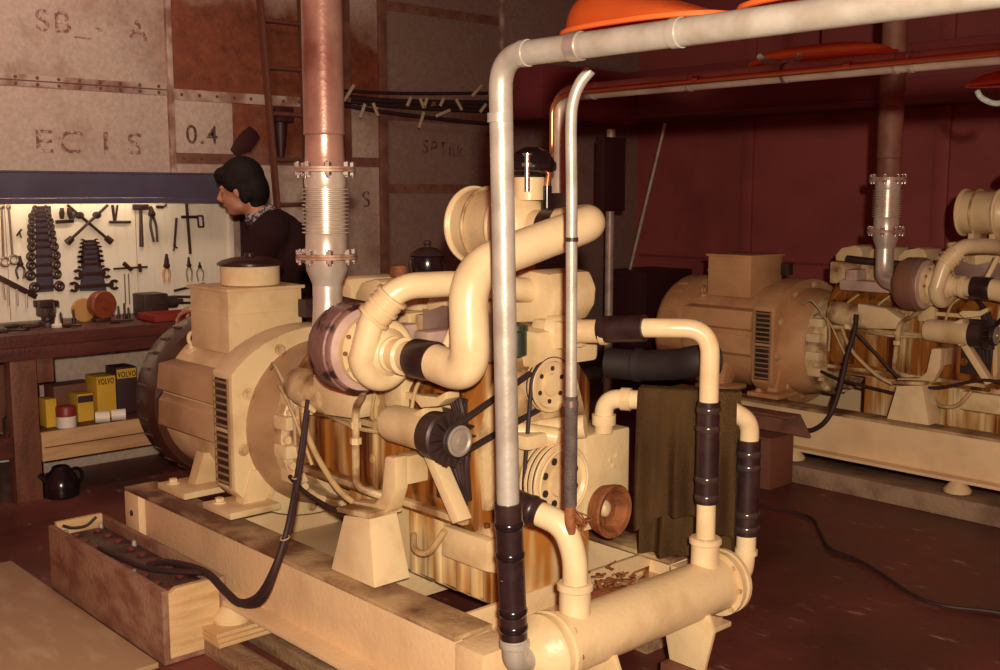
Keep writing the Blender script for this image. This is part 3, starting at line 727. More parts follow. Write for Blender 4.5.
# ---------------------------------------------------------------- cooler and pipes at the front
X = thing('heat_exchanger', 'long cream cylindrical cooler lying across the front of the near generator', 'cooler', (2.2,.5,.0))
mb = MB(); mb.lathe([(.12,.078),(.80,.078)], (2.2,0,.385), (0,1,0), 40); mb.build('shell', 'cream', X)
for y0, s in ((.13,-1),(.79,1)):
    mb = MB(); mb.lathe([(0,.07),(0,.094),(.014,.094),(.016,.088),(.03,.088),(.032,.094),(.044,.094),(.05,.084),(.075,.068),(.095,.043),(.10,0)], (2.2,y0,.385), (0,s,0), 40)
    e = mb.build('end_cap', 'cream', X)
    for k in range(8):
        a = 2*PI*k/8; p = Vector((2.2+math.cos(a)*.085, y0-.001*s, .385+math.sin(a)*.085)); MB().cyl(p, p-Vector((0,.008*s,0)), .007, n=8).build('cap_bolt', 'cream_dirty', e)
for y in (.20, .735):
    mb = MB(); mb.cyl((2.2,y,.44),(2.2,y,.520),.040,n=28); mb.lathe([(0,.040),(.004,.046),(.016,.046),(.02,.041)], (2.2,y,.515), (0,0,1), 28)
    mb.build('socket', 'cream_clean', X)
for y in (.27, .66):
    mb = MB(); mb.prism([(2.14,.175),(2.26,.175),(2.29,.30),(2.27,.345),(2.2,.31),(2.13,.345),(2.11,.30)], 1, y, y+.014, .003)
    mb.build('saddle', 'cream', X)
for y in (.27, .66):
    tag(MB().box(2.13,2.27,y-.03,y+.045,.0,.1745,.006).build('support_block', 'bench_leg', base=(2.2,y,0)),
        'timber block under the ' + ('near left' if y < .5 else 'far right') + ' end of the long cream cooler', 'wooden block', 'blocks under the cooler')

def clips(mb, p0, p1, fr, r):
    p0, p1 = Vector(p0), Vector(p1); d = (p1-p0); u = d.normalized()
    for f in fr:
        p = p0+d*f; mb.lathe([(-.011,r-.0035),(-.008,r-.001),(-.003,r+.0008),(.003,r+.0008),(.008,r-.001),(.011,r-.0035)], p, u, 26)
    return mb
# big galvanised pipe: drop, elbow and overhead run
Pg = thing('water_pipe', 'thick grey galvanised pipe rising in front of the engine and running overhead', 'pipe', (2.2,-.05,.34))
gx, gy = 2.2, -.055
MB().sweep(fillet([(gx,gy+.03,.60),(gx,gy,1.797),(4.6,gy,1.797)], [.075], 12), .0265, 26).build('galvanised_run', 'galv', Pg)
for p0, p1 in (((gx,gy,1.655),(gx,gy,1.675)),((gx+.07,gy,1.797),(gx+.09,gy,1.797)),((gx+.48,gy,1.797),(gx+.50,gy,1.797))):
    MB().cyl(p0, p1, .0288, n=26).build('weld_collar', 'galv', Pg)
MB().cyl((gx+.215,gy,1.797),(gx+.245,gy,1.797),.0295,n=26).build('strap', 'steel', Pg)
sl = MB().cyl((gx,gy+.045,.45),(gx,gy+.025,.785),.0325,n=26).build('rubber_sleeve', 'rubber', Pg)
for f in (.08,.20,.62,.84):
    clips(MB(), (gx,gy+.045,.45), (gx,gy+.025,.785), (f,), .0345).build('hose_clip', 'black', sl)
mb = MB(); mb.sweep(fillet([(gx,gy+.045,.47),(gx,gy+.05,.385),(gx,.05,.385)], [.06], 10), .030, 24); mb.lathe([(0,.030),(.004,.036),(.016,.036),(.02,.030)], (gx,gy+.048,.425), (0,0,1), 24)
mb.build('lower_elbow', 'galv', Pg, label='dull scuffed metal elbow')
# thin pipe
Pt = thing('drain_pipe', 'slim pale grey pipe standing between the thick galvanised pipe and the pulleys', 'pipe', (2.2,.18,.68))
MB().sweep(catmull([(2.2,.18,1.0),(2.2,.178,1.30),(2.2,.176,1.50),(2.2,.172,1.66),(2.203,.176,1.715),(2.215,.186,1.755),(2.235,.20,1.785)], 6), .0138, 20).build('pipe_run', 'galv', Pt)
MB().cyl((2.2,.178,1.385),(2.2,.178,1.395),.0155,n=20).build('collar', 'dark', Pt)
MB().cyl((2.2,.18,.735),(2.2,.18,1.01),.0165,n=20).build('cloth_sleeve', 'rubber_matt', Pt, label='dark cloth wrapped sleeve')
MB().cyl((2.2,.18,.985),(2.2,.18,1.0),.0185,n=20).build('hose_clip', 'clip', Pt)
MB().cyl((2.2,.18,.665),(2.2,.18,.74),.014,n=20).build('end_fitting', 'rust', Pt)
mb = MB()
for k in range(14):
    mb.tube([(2.2+random.uniform(-.01,.01),.18+random.uniform(-.01,.01),.73),(2.2+random.uniform(-.015,.03),.20+random.uniform(-.02,.03),.70),(2.2+random.uniform(-.02,.04),.21+random.uniform(-.02,.06),.675+random.uniform(-.03,.02))], .002, 6, 4)
mb.build('frayed_wire', 'rust', Pt)
# short elbow into the cooler
Pe = thing('cooler_elbow', 'short cream elbow with a black hose entering the left end of the long cooler', 'pipe', (2.2,.2,.545))
MB().sweep(fillet([(2.10,.16,.702),(2.178,.182,.682),(2.2,.20,.60),(2.2,.20,.525)], [.05,.05], 10), .032, 24).build('elbow', 'cream_clean', Pe)
h = MB().cyl((2.02,.132,.724),(2.112,.164,.699),.0365,n=24).build('hose', 'rubber', Pe)
clips(MB(), (2.02,.132,.724), (2.112,.164,.699), (.75,), .0385).build('hose_clip', 'rubber', h)
# the two cream coolant pipes on the right
P1 = thing('coolant_pipe', 'cream coolant pipe arching from the engine front, nearer of two with black sleeves', 'pipe', (2.2,.735,.56), 'cream coolant pipes')
MB().sweep(fillet([(1.93,.60,1.118),(2.08,.64,1.128),(2.2,.735,1.13),(2.2,.735,.90)], [.10,.075], 10), .027, 24).build('upper_bend', 'cream_clean', P1)
MB().cyl((1.92,.592,1.113),(2.05,.635,1.125),.0385,n=24).build('engine_hose', 'rubber', P1)
h = MB().cyl((2.2,.735,.635),(2.2,.735,.925),.0325,n=24).build('sleeve', 'rubber', P1)
for f in (.06,.24,.74,.92): clips(MB(), (2.2,.735,.635), (2.2,.735,.925), (f,), .0345).build('hose_clip', 'band', h)
MB().cyl((2.2,.735,.53),(2.2,.735,.65),.027,n=24).build('lower_stub', 'cream_clean', P1)
P2 = thing('coolant_pipe', 'cream coolant pipe with black sleeve bending into the right end cap of the cooler', 'pipe', (2.2,.96,.385), 'cream coolant pipes')
MB().sweep(fillet([(1.86,.68,.79),(1.86,.68,.895),(2.16,.85,.895),(2.2,.935,.84),(2.2,.935,.77)], [.05,.08,.05], 10), .028, 24).build('upper_bend', 'cream_clean', P2)
MB().cyl((1.86,.68,.815),(1.86,.68,.845),.036,n=24).build('union_nut', 'cream_clean', P2)
MB().cyl((1.905,.706,.895),(1.93,.72,.895),.034,n=24).build('union_nut', 'cream', P2)
h = MB().cyl((2.2,.935,.50),(2.2,.935,.785),.035,n=24).build('sleeve', 'rubber', P2)
for f in (.07,.22,.72,.86): clips(MB(), (2.2,.935,.50), (2.2,.935,.785), (f,), .0372).build('hose_clip', 'band', h)
mb = MB(); mb.sweep(fillet([(2.2,.935,.52),(2.2,.935,.45),(2.2,.925,.385),(2.2,.87,.385)], [.03,.025], 8), .029, 24); mb.cyl((2.2,.935,.44),(2.2,.936,.455),.034); mb.build('lower_elbow', 'cream_clean', P2)
Hh = thing('rubber_hose', 'thick black rubber hose behind the upper cream coolant pipe', 'hose', (2.0,.8,.98))
MB().sweep(catmull([(1.80,.76,.985),(1.90,.80,.985),(2.02,.82,1.0),(2.10,.815,1.02),(2.13,.86,1.02)],6), .046, 22).build('hose_run', 'duct', Hh)
MB().lathe([(-.012,.047),(-.008,.051),(.008,.051),(.012,.047)], (1.89,.797,.985), (1,.35,0), 24).build('hose_clip', 'duct', Hh)
# olive canvas over the farther coolant pipe
def tf(u, v):
    # v: 0 front hem .. 1 back hem, over the pipe at the middle
    px = 1.955+.245*u; py = .735+.125*u+ (.02*u*u)
    s = (v-.42)
    n = Vector((.42,-.9,0))
    drop = max(0, abs(s)-.04)*1.05
    off = .036*math.cos(max(-1, min(1, s/.05))*PI/2) if abs(s) < .05 else 0
    side = (1 if s < 0 else -1)*min(1, abs(s)/.05)*.037
    w = .022*math.sin(u*17+v*3)*min(1, drop*4)+.012*math.sin(u*31)*min(1, drop*3)
    hem = 1.1-.24*math.sin(u*2.4+.4) if s < 0 else .85
    z = .933-drop*hem*1.05+off*.2
    return Vector((px, py, z))+n*(side+w+.05*drop)
tag(MB().grid(tf, 44, 60, .004).build('canvas_sheet', 'tarp', base=(2.08,.8,.5)), 'olive green canvas draped over a cream coolant pipe at the front of the engine', 'cloth')
# second overhead pipe and copper tube
Pq = thing('overhead_pipe', 'grey overhead pipe farther back, with a thin copper tube clipped along it', 'pipe', (1.45,.9,1.4))
MB().sweep(fillet([(1.45,.9,1.50),(1.45,.9,1.822),(4.4,.9,1.822)], [.07], 10), .0255, 24).build('pipe_run', 'galv2', Pq)
for x in (1.60,1.98,2.30,2.62,2.66,3.0):
    MB().cyl((x,.9,1.822),(x+.010,.9,1.822),.0275,n=24).build('clamp', 'rubber_matt' if x in (2.30,) else 'steel', Pq)
MB().sweep(fillet([(1.745,.55,1.52),(1.745,.56,1.58),(1.45,.868,1.62),(1.45,.868,1.79),(1.52,.868,1.818),(4.4,.868,1.822)], [.03,.04,.05,.05], 8), .0085, 12).build('copper_tube', 'copper', Pq)
for x in (2.02, 2.50):
    MB().cyl((x,.868,1.822),(x+.02,.868,1.822),.012,n=12).build('tube_union', 'copper', Pq)

# ---------------------------------------------------------------- things on the near generator
Pp = thing('round_tin', 'round cream tin with a dark lid on top of the square junction box', 'tin', (.225,.445,1.145))
MB().lathe([(0,.104),(.004,.112),(.012,.114),(.070,.114),(.075,.116)], (.225,.445,1.146), (0,0,1), 40).build('body', 'cream_clean', Pp)
MB().lathe([(0,.114),(.002,.125),(.010,.125),(.020,.108),(.030,.07),(.034,.035),(.034,.022),(.046,.020),(.048,0)], (.225,.445,1.222), (0,0,1), 40).build('lid', 'lid', Pp)
Pk = thing('lidded_pot', 'dark round pot with a knobbed lid behind the valve covers', 'pot', (.98,.72,1.20))
MB().lathe([(0,.045),(.01,.062),(.045,.070),(.075,.062),(.078,.058)], (.98,.72,1.202), (0,0,1), 28).build('body', 'black', Pk)
MB().lathe([(0,.064),(.012,.054),(.026,.03),(.03,.012),(.036,.010),(.042,.016),(.052,.012),(.054,0)], (.98,.72,1.281), (0,0,1), 28).build('lid', 'dark', Pk)

# battery crate
K = thing('battery_crate', 'open wooden crate of batteries on the floor in front of the skid', 'crate', (.36,-.14,0))
MB().box(-.11,.84,-.255,-.233,.02,.25,.003).build('side_board', 'wood_old', K, label='stained weathered near side board')
MB().box(-.11,.84,-.053,-.033,.02,.25,.003).build('side_board', 'wood_old', K)
mb = MB(); mb.prism([(-.232,.02),(-.232,.235),(-.20,.25),(-.09,.25),(-.054,.225),(-.054,.02)], 0, .815, .838, .003); mb.build('end_board', 'wood', K, label='pale pine end board')
MB().box(-.108,-.086,-.232,-.054,.02,.262,.003).build('end_board', 'wood', K)
MB().box(-.108,.838,-.253,-.035,.004,.0195,.002).build('bottom_board', 'wood_old', K)
MB().tube([(-.07,-.215,.25),(-.065,-.18,.235),(-.06,-.13,.235),(-.058,-.09,.262)], .006, 8).build('rope_handle', 'wire', K)
BT = None
bl = ['battery nearest the pine end of the wooden crate', 'middle battery in the wooden crate', 'battery at the far end of the wooden crate beside the rope handle']
for i in range(3):
    x0 = .515-.295*i
    if BT is None:
        BT = thing('battery', bl[0], 'battery', (x0+.145,-.143,.021), 'batteries in the crate')
        MB().box(x0,x0+.285,-.230,-.056,.021,.215,.006).build('case', 'battery', BT)
        for k in range(3):
            for s in (-.185,-.10): MB().lathe([(0,.016),(.006,.017),(.01,.012),(.01,0)], (x0+.05+k*.09, s, .215), (0,0,1), 14).build('cell_cap', 'redcap', BT)
        for yy in (-.21,-.075): MB().cyl((x0+.02,yy,.215),(x0+.02,yy,.235),.010,.008,12).build('terminal', 'lead', BT)
    else:
        b2 = copy_tree(BT); b2.location = (x0+.145,-.143,.021); b2['label'] = bl[i]
W = thing('battery_cable', 'thick black cable looping from the near engine down into the wooden battery crate', 'cable', (.9,-.05,.2))
MB().tube([(1.09,.14,.85),(1.131,.09,.736),(1.162,.05,.637),(1.21,.0,.562),(1.241,-.05,.47),(1.226,-.085,.366),(1.148,-.09,.277),(1.037,-.09,.227),(.949,-.09,.238),(.842,-.095,.271),(.72,-.11,.272),(.60,-.13,.258),(.54,-.16,.24)], [.007]*2+[.0085]*3+[.013]*5+[.0115]*3, 12).build('cable_run', 'wire', W)
MB().tube([(1.105,.13,.82),(1.150,.08,.70),(1.190,.03,.60),(1.228,-.02,.50),(1.222,-.065,.38),(1.15,-.072,.262),(1.04,-.072,.212),(.96,-.070,.215)], .007, 10).build('second_core', 'wire', W)
MB().tube([(.83,-.092,.272),(.70,-.17,.262),(.56,-.20,.25),(.25,-.21,.24)], .010, 10).build('jumper_lead', 'wire', W)
for p in ((1.165,.047,.632),(1.238,-.045,.475)): MB().ring(p, (.25,-.3,1), .014, .0025).build('tie', 'beige_cable', W)
W2 = thing('starter_cable', 'black cable hanging in a loop from the far engine over its skid rail', 'cable', (1.1,3.2,.3))
MB().tube([(1.14,3.41,.88),(1.15,3.38,.80),(1.14,3.33,.66),(1.135,3.28,.50),(1.10,3.245,.36),(1.02,3.235,.285),(.92,3.235,.275),(.84,3.235,.31)], .013, 12).build('cable_run', 'wire', W2)
MB().tube([(1.15,3.38,.80),(1.24,3.42,.70),(1.36,3.45,.58),(1.47,3.45,.545),(1.60,3.44,.56),(1.80,3.44,.62),(1.98,3.46,.60)], .008, 10).build('branch', 'wire', W2)

# floor timbers, plywood
for (y0, x0, l) in ((-.115, .70, 'floor timber beside the near skid rail, left of the dark gap'), (.045, .62, 'floor timber under the near skid rail, right of the dark gap')):
    tag(MB().box(x0, 2.35, y0, y0+.07, 0, .055, .004).build('floor_timber', 'beam', base=((x0+2.3)/2, y0+.035, 0)), l, 'timber', 'floor timbers')
for k in range(3):
    tag(MB().box(.74+.012*k,.95-.008*k,-.12,.145,.057+.0145*k,.070+.0145*k,.002).build('shim_board', 'wood', base=(.85,0,.057+.0145*k)),
        ['lowest', 'middle', 'topmost'][k]+' shim board packed under the near skid foot', 'board', 'shim boards')
for x in (.74,): pass
Pw = tag(MB().box(-.50,.83,-.78,-.27,.0,.018,.003).build('plywood_sheet', 'ply', base=(.2,-.5,0)), 'scuffed plywood sheet lying flat in front of the battery crate', 'board')
for x, y in ((1.74,-.02),(1.74,1.02),(.85,1.02)):
    tag(MB().box(x-.08,x+.08,y-.07 if y > 0 else y+.0,y+.07,.056 if y < 0 else 0,.099,.004).build('packing_block', 'beam', base=(x,y,0)),
        {(1.74,-.02):'timber block under the near front foot of the near skid',(1.74,1.02):'timber block under the rear front foot of the near skid',(.85,1.02):'timber block under the hidden rear foot of the near skid'}[(x,y)], 'wooden block')

# far plinth, crate, channel
struct(MB().box(.86,3.4,3.18,3.40,0,.095,.008).build('trim_1', mat('concrete_plinth', (.34,.22,.14), .8, dirt=(.14,.07,.045), amt=.8, scale=7, bump=.3)))
struct(MB().box(.2,3.4,4.20,4.42,0,.095,.008).build('trim_2', 'beam'))
Bc = thing('brown_crate', 'reddish brown wooden crate on the floor in front of the far generator', 'crate', (.80,3.08,0))
mb = MB(); mb.box(.62,.95,2.96,3.17,0,.255,.004); mb.build('body', 'carton_brown', Bc)
MB().box(.61,.96,2.95,3.175,.256,.27,.003).build('lid', 'carton_brown', Bc)
Rc = thing('steel_channel', 'rusty steel channel resting on the reddish brown crate', 'steel channel', (.75,3.06,.272))
mb = MB(); mb.prism([(.40,.375),(1.02,.385),(1.09,.275),(.40,.272)], 1, 3.10, 3.112, .002); mb.box(.40,1.02,3.0,3.112,.373,.383,.002)
mb.build('channel', 'seam_dark', Rc)
tag(MB().tube([(.95,2.75,.008),(1.095,2.68,.008),(1.344,2.684,.008),(1.52,2.50,.008),(1.659,2.345,.008),(1.80,2.30,.008),(1.957,2.216,.008),(2.15,2.09,.008),(2.292,2.066,.008),(2.457,2.145,.008),(2.75,2.2,.008)], .007, 8).build('floor_cable', 'wire', base=(1.7,2.4,0)),
    'thin black cable snaking over the dark floor at the right', 'cable')

# ---------------------------------------------------------------- the room
WX = -1.95; FY = 5.30
struct(MB().box(-2.3,5.2,-3.0,5.5,-.10,0,0).build('floor', 'floor'))
wb = struct(MB().box(-2.10,WX,-3.0,5.5,0,3.2,0).build('wall_back', 'dull'))
wf = struct(MB().box(-2.10,5.2,FY,5.5,0,3.2,0).build('wall_right', 'farwall'))
cl = struct(MB().box(-2.10,5.2,-1.2,5.5,3.2,3.3,0).build('ceiling', 'ceiling'))
def plate(y0, y1, z0, z1, m):
    o = struct(MB().box(WX,WX+.008,y0,y1,z0,z1,.001).build('wall_plate', m, wb)); return o
V1, V2, V3 = 1.205, 2.70, 3.77
plate(-3.0,V1,2.08,3.2,'pale_r'); plate(-3.0,V1,.0,2.08,'pale')
plate(V1,V2,2.06,3.2,'rusty_top'); plate(V1,1.60,1.70,2.06,'pale'); plate(1.60,2.42,1.70,2.06,'rusty'); plate(2.42,V2,1.70,2.06,'pale_r'); plate(V1,V2,0,1.70,'pale_r')
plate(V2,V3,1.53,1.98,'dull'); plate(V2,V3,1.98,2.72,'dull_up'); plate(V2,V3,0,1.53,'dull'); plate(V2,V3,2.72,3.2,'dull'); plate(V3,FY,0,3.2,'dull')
def seam_h(y0, y1, z, m='seam', two=True):
    o = struct(MB().box(WX+.008,WX+.016,y0,y1,z-.030,z+.030,.001).build('plate_seam', m, wb))
    mb = MB(); k = y0+.05
    while k < y1-.02:
        for dz in ((-.017,.017) if two else (0,)): mb.lathe([(0,.010),(.005,.008),(.007,0)], (WX+.016,k,z+dz), (1,0,0), 10)
        k += .112
    struct(mb.build('seam_rivets', 'rivet', o))
    if two: struct(MB().box(WX+.016,WX+.019,y0,y1,z-.003,z+.003,0).build('lap_edge', 'rivet', o))
seam_h(-1.6,V1-.02,2.08); seam_h(V1+.02,V2-.02,2.06,'seam',False); seam_h(V1+.02,V2-.02,1.70,'seam_dark',False)
seam_h(V2+.02,V3-.02,1.53,'seam_dark',False); seam_h(V2+.02,V3-.02,2.72,'seam_dark',False)
for v, m, w in ((V1,'seam',.016),(V2,'seam_dark',.03),(V3,'seam',.014)):
    struct(MB().box(WX+.006,WX+.036,v-w,v+w,.0,3.2,.004).build('wall_stiffener', m, wb))
struct(MB().box(WX+.006,WX+.02,2.40,2.45,1.70,3.2,.003).build('wall_stiffener', 'seam_dark', wb))
struct(MB().box(WX+.006,WX+.05,-3,V1,.0,.075,.004).build('baseboard_back', 'pale'))
# stencilled marks
def text(s, y, z, h, m, x=WX+.0095, tilt=0, yscale=1):
    cu = bpy.data.curves.new('stencil', 'FONT'); cu.body = s; cu.size = h; cu.extrude = .0004; cu.offset = .0012; cu.space_character = 1.15
    t = bpy.data.objects.new('stencil', cu); C.objects.link(t)
    bpy.context.view_layer.update()
    me = bpy.data.meshes.new_from_object(t.evaluated_get(bpy.context.evaluated_depsgraph_get()))
    bpy.data.objects.remove(t)
    R = Matrix(((0,0,1),(1,0,0),(0,1,0))).to_4x4()
    me.transform(Matrix.Translation((x,y,z)) @ R @ Matrix.Rotation(tilt,4,'Z') @ Matrix.Diagonal((yscale,1,1,1)))
    me.materials.clear(); me.materials.append(M[m])
    return me
def wall_text(*a, **k):
    o = bpy.data.objects.new('stencilled_letters', text(*a, **k)); C.objects.link(o); o.parent = wb; struct(o)
wall_text('SB_-  A', 0.47, 2.341, .16, 'stencil', yscale=1.1)
wall_text('EC I S', 0.431, 1.714, .17, 'stencil', yscale=1.25)
wall_text('0.4', 1.295, 1.786, .15, 'stencil_dark')
wall_text('SPTnk', 3.036, 1.772, .13, 'stencil_red', tilt=-.05, yscale=1.0)
wall_text('S', 2.528, 1.409, .15, 'stencil_dark')
# dark girders and duct
struct(MB().box(WX+.05,5.2,4.85,5.25,2.08,2.42,.01).build('girder_1', 'girder'))
struct(MB().box(WX+.05,5.2,4.75,5.28,2.06,2.08,.004).build('trim_3', 'girder'))
struct(MB().box(WX+.05,-1.55,3.80,4.85,2.02,2.40,.01).build('girder_2', 'girder'))
for x in (-.9,.6,2.1): struct(MB().box(x,x+.10,5.27,FY,0,3.2,.004).build('wall_stiffener', 'farwall', wf))
struct(MB().box(-1.9,5.2,5.285,FY,.985,1.0,.002).build('plate_seam', 'girder', wf))
for k in range(4):
    struct(MB().box(-1.9,5.2,-.8+1.5*k,-.7+1.5*k,2.95,3.2,.004).build('deck_beam', 'girder', cl))
tag(MB().cyl((.42,4.8463,2.20),(2.20,4.8463,2.235),.0035,n=8).build('thin_rod', 'tool_bright', base=(1.3,4.83,2.2)), 'thin rod stretched along the dark girder at the upper right', 'rod')

# ladder and cable run on the back wall
La = thing('ladder', 'rusty ladder standing against the rusty back wall behind the exhaust pipe', 'ladder', (-1.80,2.0,0))
a0, a1, b0, b1 = Vector((-1.8, 1.831, 1.217)), Vector((-1.8, 1.719, 2.676)), Vector((-1.8, 2.023, 1.211)), Vector((-1.8, 1.999, 2.709))
a0.z = b0.z = 1.0; a0 -= (a1-a0)*.0
for p, q in ((a0,a1),(b0,b1)):
    d = (q-p); foot = p-d*(p.z/d.z)
    foot.z = .0; mb = MB(); mb.bar(foot+Vector((0,0,.005)), q, .022, .05, .003); mb.build('rail', 'ladder', La)
for k in range(9):
    z = .35+k*.27
    fa = a0+(a1-a0)*((z-a0.z)/(a1.z-a0.z)); fb = b0+(b1-b0)*((z-b0.z)/(b1.z-b0.z))
    MB().cyl(fa, fb, .013, n=10).build('rung', 'ladder', La)
Cb = thing('cable_bundle', 'bundle of dark cables tied with pale straps running along the back wall', 'cables', (-1.85,3.0,2.0))
def W3(px): pass
for i, (p, q, r) in enumerate((((-1.85, 2.294, 2.142), (-1.85, 3.679, 2.207), .010), ((-1.83, 2.279, 2.097), (-1.83, 3.661, 2.135), .017), ((-1.82, 2.272, 2.077), (-1.82, 3.652, 2.071), .012), ((-1.82, 2.271, 2.053), (-1.82, 3.652, 1.98), .012), ((-1.84, 2.286, 2.11), (-1.84, 3.67, 2.101), .014))):
    p, q = Vector(p), Vector(q); m = (p+q)/2-Vector((0,0,.012))
    MB().tube([p, p*.75+q*.25-Vector((0,0,.012)), m, p*.25+q*.75-Vector((0,0,.006)), q], r, 10).build('cable', 'wire', Cb)
for p, q in (((-1.8, 2.303, 2.072), (-1.8, 2.381, 2.175)), ((-1.8, 2.423, 1.973), (-1.8, 2.464, 2.062)), ((-1.8, 2.527, 2.072), (-1.8, 2.565, 1.992)), ((-1.8, 2.802, 2.067), (-1.8, 2.836, 2.127)), ((-1.8, 2.911, 2.125), (-1.8, 2.944, 2.062)), ((-1.8, 2.971, 2.128), (-1.8, 2.944, 2.062)), ((-1.8, 2.9, 1.929), (-1.8, 2.944, 2.035)), ((-1.8, 3.047, 2.014), (-1.8, 3.171, 2.06)), ((-1.8, 3.083, 2.082), (-1.8, 3.118, 2.137)), ((-1.8, 3.225, 2.136), (-1.8, 3.278, 2.065)), ((-1.8, 3.37, 2.165), (-1.8, 3.463, 2.245)), ((-1.8, 3.444, 2.06), (-1.8, 3.5, 2.117))):
    MB().bar(p, q, .010, .02, .002).build('tie_strap', 'beige_cable', Cb)
for px in ((-1.85, 2.346, 2.096), (-1.85, 3.037, 2.109), (-1.85, 3.564, 2.124)):
    MB().box(WX+.037 if abs(px[1]-2.7) < .05 else WX+.009,-1.80,px[1]-.012,px[1]+.012,px[2]-.03,px[2]+.0,.003).build('cable_bracket', 'seam_dark', Cb)

# two dark solids beside the ladder: a hooded body and a flat polygon
Wl = thing('dark_hooded_shape', 'dark hooded shape on the wall beside the ladder above the man', 'lamp', (-1.85, 1.865, 1.819))
a, b = Vector((-1.86, 1.819, 1.924)), Vector((-1.86, 1.94, 2.014)); mb = MB(); mb.box(WX+.021,-1.80,a.y,b.y,a.z,b.z,.012); mb.build('hood', 'cabinet', Wl)
a, b = Vector((-1.86, 1.847, 1.717)), Vector((-1.86, 1.917, 1.929)); mb = MB(); mb.lathe([(0,.020),(.10,.035),(b.z-a.z,.045)], (-1.87,(a.y+b.y)/2,a.z), (0,0,1), 18); mb.build('body', 'cabinet', Wl)
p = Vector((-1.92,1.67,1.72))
mb = MB(); mb.prism([(1.574,1.753),(1.60,1.80),(1.655,1.862),(1.705,1.898),(1.745,1.872),(1.771,1.835),(1.74,1.79),(1.70,1.744),(1.655,1.735),(1.619,1.713)], 0, -1.941, -1.915, .008)  # thin dark polygon set flat against the wall
tag(mb.build('dark_wall_shape', 'cabinet', base=p), 'dark flat shape on the rusty wall just above the man', 'cloth')

# dark corner: panel on a post, leaning strut, low cabinet
Po = thing('post', 'pale round post standing in the dark corner behind the engine', 'post', (-1.05,3.93,0))
q = Vector((-1.05, 3.97, 1.35)); MB().cyl((q.x,q.y,.0),(q.x,q.y,1.93),.030,n=20).build('tube', 'galv2', Po)
MB().lathe([(0,.07),(.01,.07),(.012,.036)], (q.x,q.y,.0), (0,0,1), 20).build('base_plate', 'galv2', Po)
MB().cyl((q.x,q.y,1.455),(q.x,q.y,1.47),.042,n=20).build('collar', 'dark', Po)
Pb = thing('switch_cabinet', 'dark metal cabinet fixed on the pale post in the dark corner', 'cabinet', (q.x+.06,q.y-.05,1.5))
u = Vector((q.x,q.y,0))
mb = MB(); mb.box(u.x+.032,u.x+.11,u.y-.19,u.y+.03,1.38,1.87,.006); mb.build('body', 'cabinet', Pb)
MB().box(u.x+.111,u.x+.116,u.y-.18,u.y+.02,1.40,1.85,.002).build('door', 'cabinet', Pb)
MB().box(u.x+.116,u.x+.130,u.y+.0,u.y+.010,1.64,1.69,.002).build('latch', 'dark', Pb)
s0, s1 = Vector((-1.66, 4.7, 0.317)), Vector((-1.182, 4.7, 1.973))
d = s1-s0; s0 = s0-d*((s0.z-.0)/d.z)
tag(MB().sweep([s0+Vector((0,0,.012)), s1+d*.02], .013, 10).build('leaning_strut', 'galv2', base=s0), 'thin pale strut leaning diagonally against the dark girder', 'strut')
Lc = thing('low_cabinet', 'dark brown cabinet in the back corner beyond the near engine', 'cabinet', (-1.3,4.75,0))
mb = MB(); mb.box(-1.62,-1.20,4.55,5.1,.0,.92,.006); mb.build('body', 'cabinet', Lc)
MB().box(-1.60,-1.22,4.535,4.548,.05,.88,.003).build('door', 'cabinet', Lc); MB().box(-1.27,-1.25,4.52,4.535,.5,.6,.003).build('handle', 'dark', Lc)

# orange hulls overhead
def hull(c, L, Wd, Ht, rim, label, rope=None, taper=0):
    H = thing('plastic_hull', label, 'plastic hull', (c[0],c[1],c[2]), 'orange hulls under the deckhead')
    def f(u, v):
        a = PI*(v-.5); s = max(.0, 1-abs(2*u-1)**2.6)**.55; hh = 1-abs(taper)*(u if taper > 0 else 1-u)
        return Vector((c[0]+L*(u-.5), c[1]+math.sin(a)*Wd*.5*s, c[2]+max(0,math.cos(a))**.7*Ht*s*hh))
    MB().grid(f, 28, 18, .004).build('shell', 'orange', H)
    pts = [f(k/28, 0) for k in range(29)]+[f(k/28, 1) for k in range(28,-1,-1)]
    pts = [Vector((c[0]+(p.x-c[0])*1.04, c[1]+(p.y-c[1])*1.08, c[2])) for p in pts]
    mb = MB(); mb.sweep(pts, rim, 8); mb.build('gunwale', 'orange', H)
    if rope:
        p, q = Vector(rope[0]), Vector(rope[1]); m = (p+q)/2-Vector((0,0,rope[2]))
        MB().tube([p, p*.7+m*.3-Vector((0,0,rope[2]*.35)), m, q*.7+m*.3-Vector((0,0,rope[2]*.35)), q], .009, 8).build('grab_rope', 'rope', H, label='faded green rope loop')
    MB().cyl((c[0],c[1],c[2]+Ht*.98),(c[0],c[1],3.198),.004,n=8).build('hanger_wire', 'dark', H)
    return H
hull((2.475,.10,1.848),.42,.17,.125,.006,'orange plastic hull hanging just above the elbow end of the thick overhead pipe', taper=.9)
hull((2.945,.10,1.848),.42,.17,.10,.006,'orange plastic hull above the thick overhead pipe, cut by the top of the photo', taper=-.85)
hull((2.31,1.06,1.872),.44,.14,.040,.006,'orange plastic hull with a green rope loop above the copper-tubed pipe', ((2.167, 0.975, 1.886), (2.303, 0.975, 1.876), .02))
hull((2.70,1.78,1.838),.58,.16,.05,.006,'orange plastic hull with green rope at the right edge, below the overhead pipes', ((2.444, 1.76, 1.818), (2.553, 1.76, 1.796), .03))

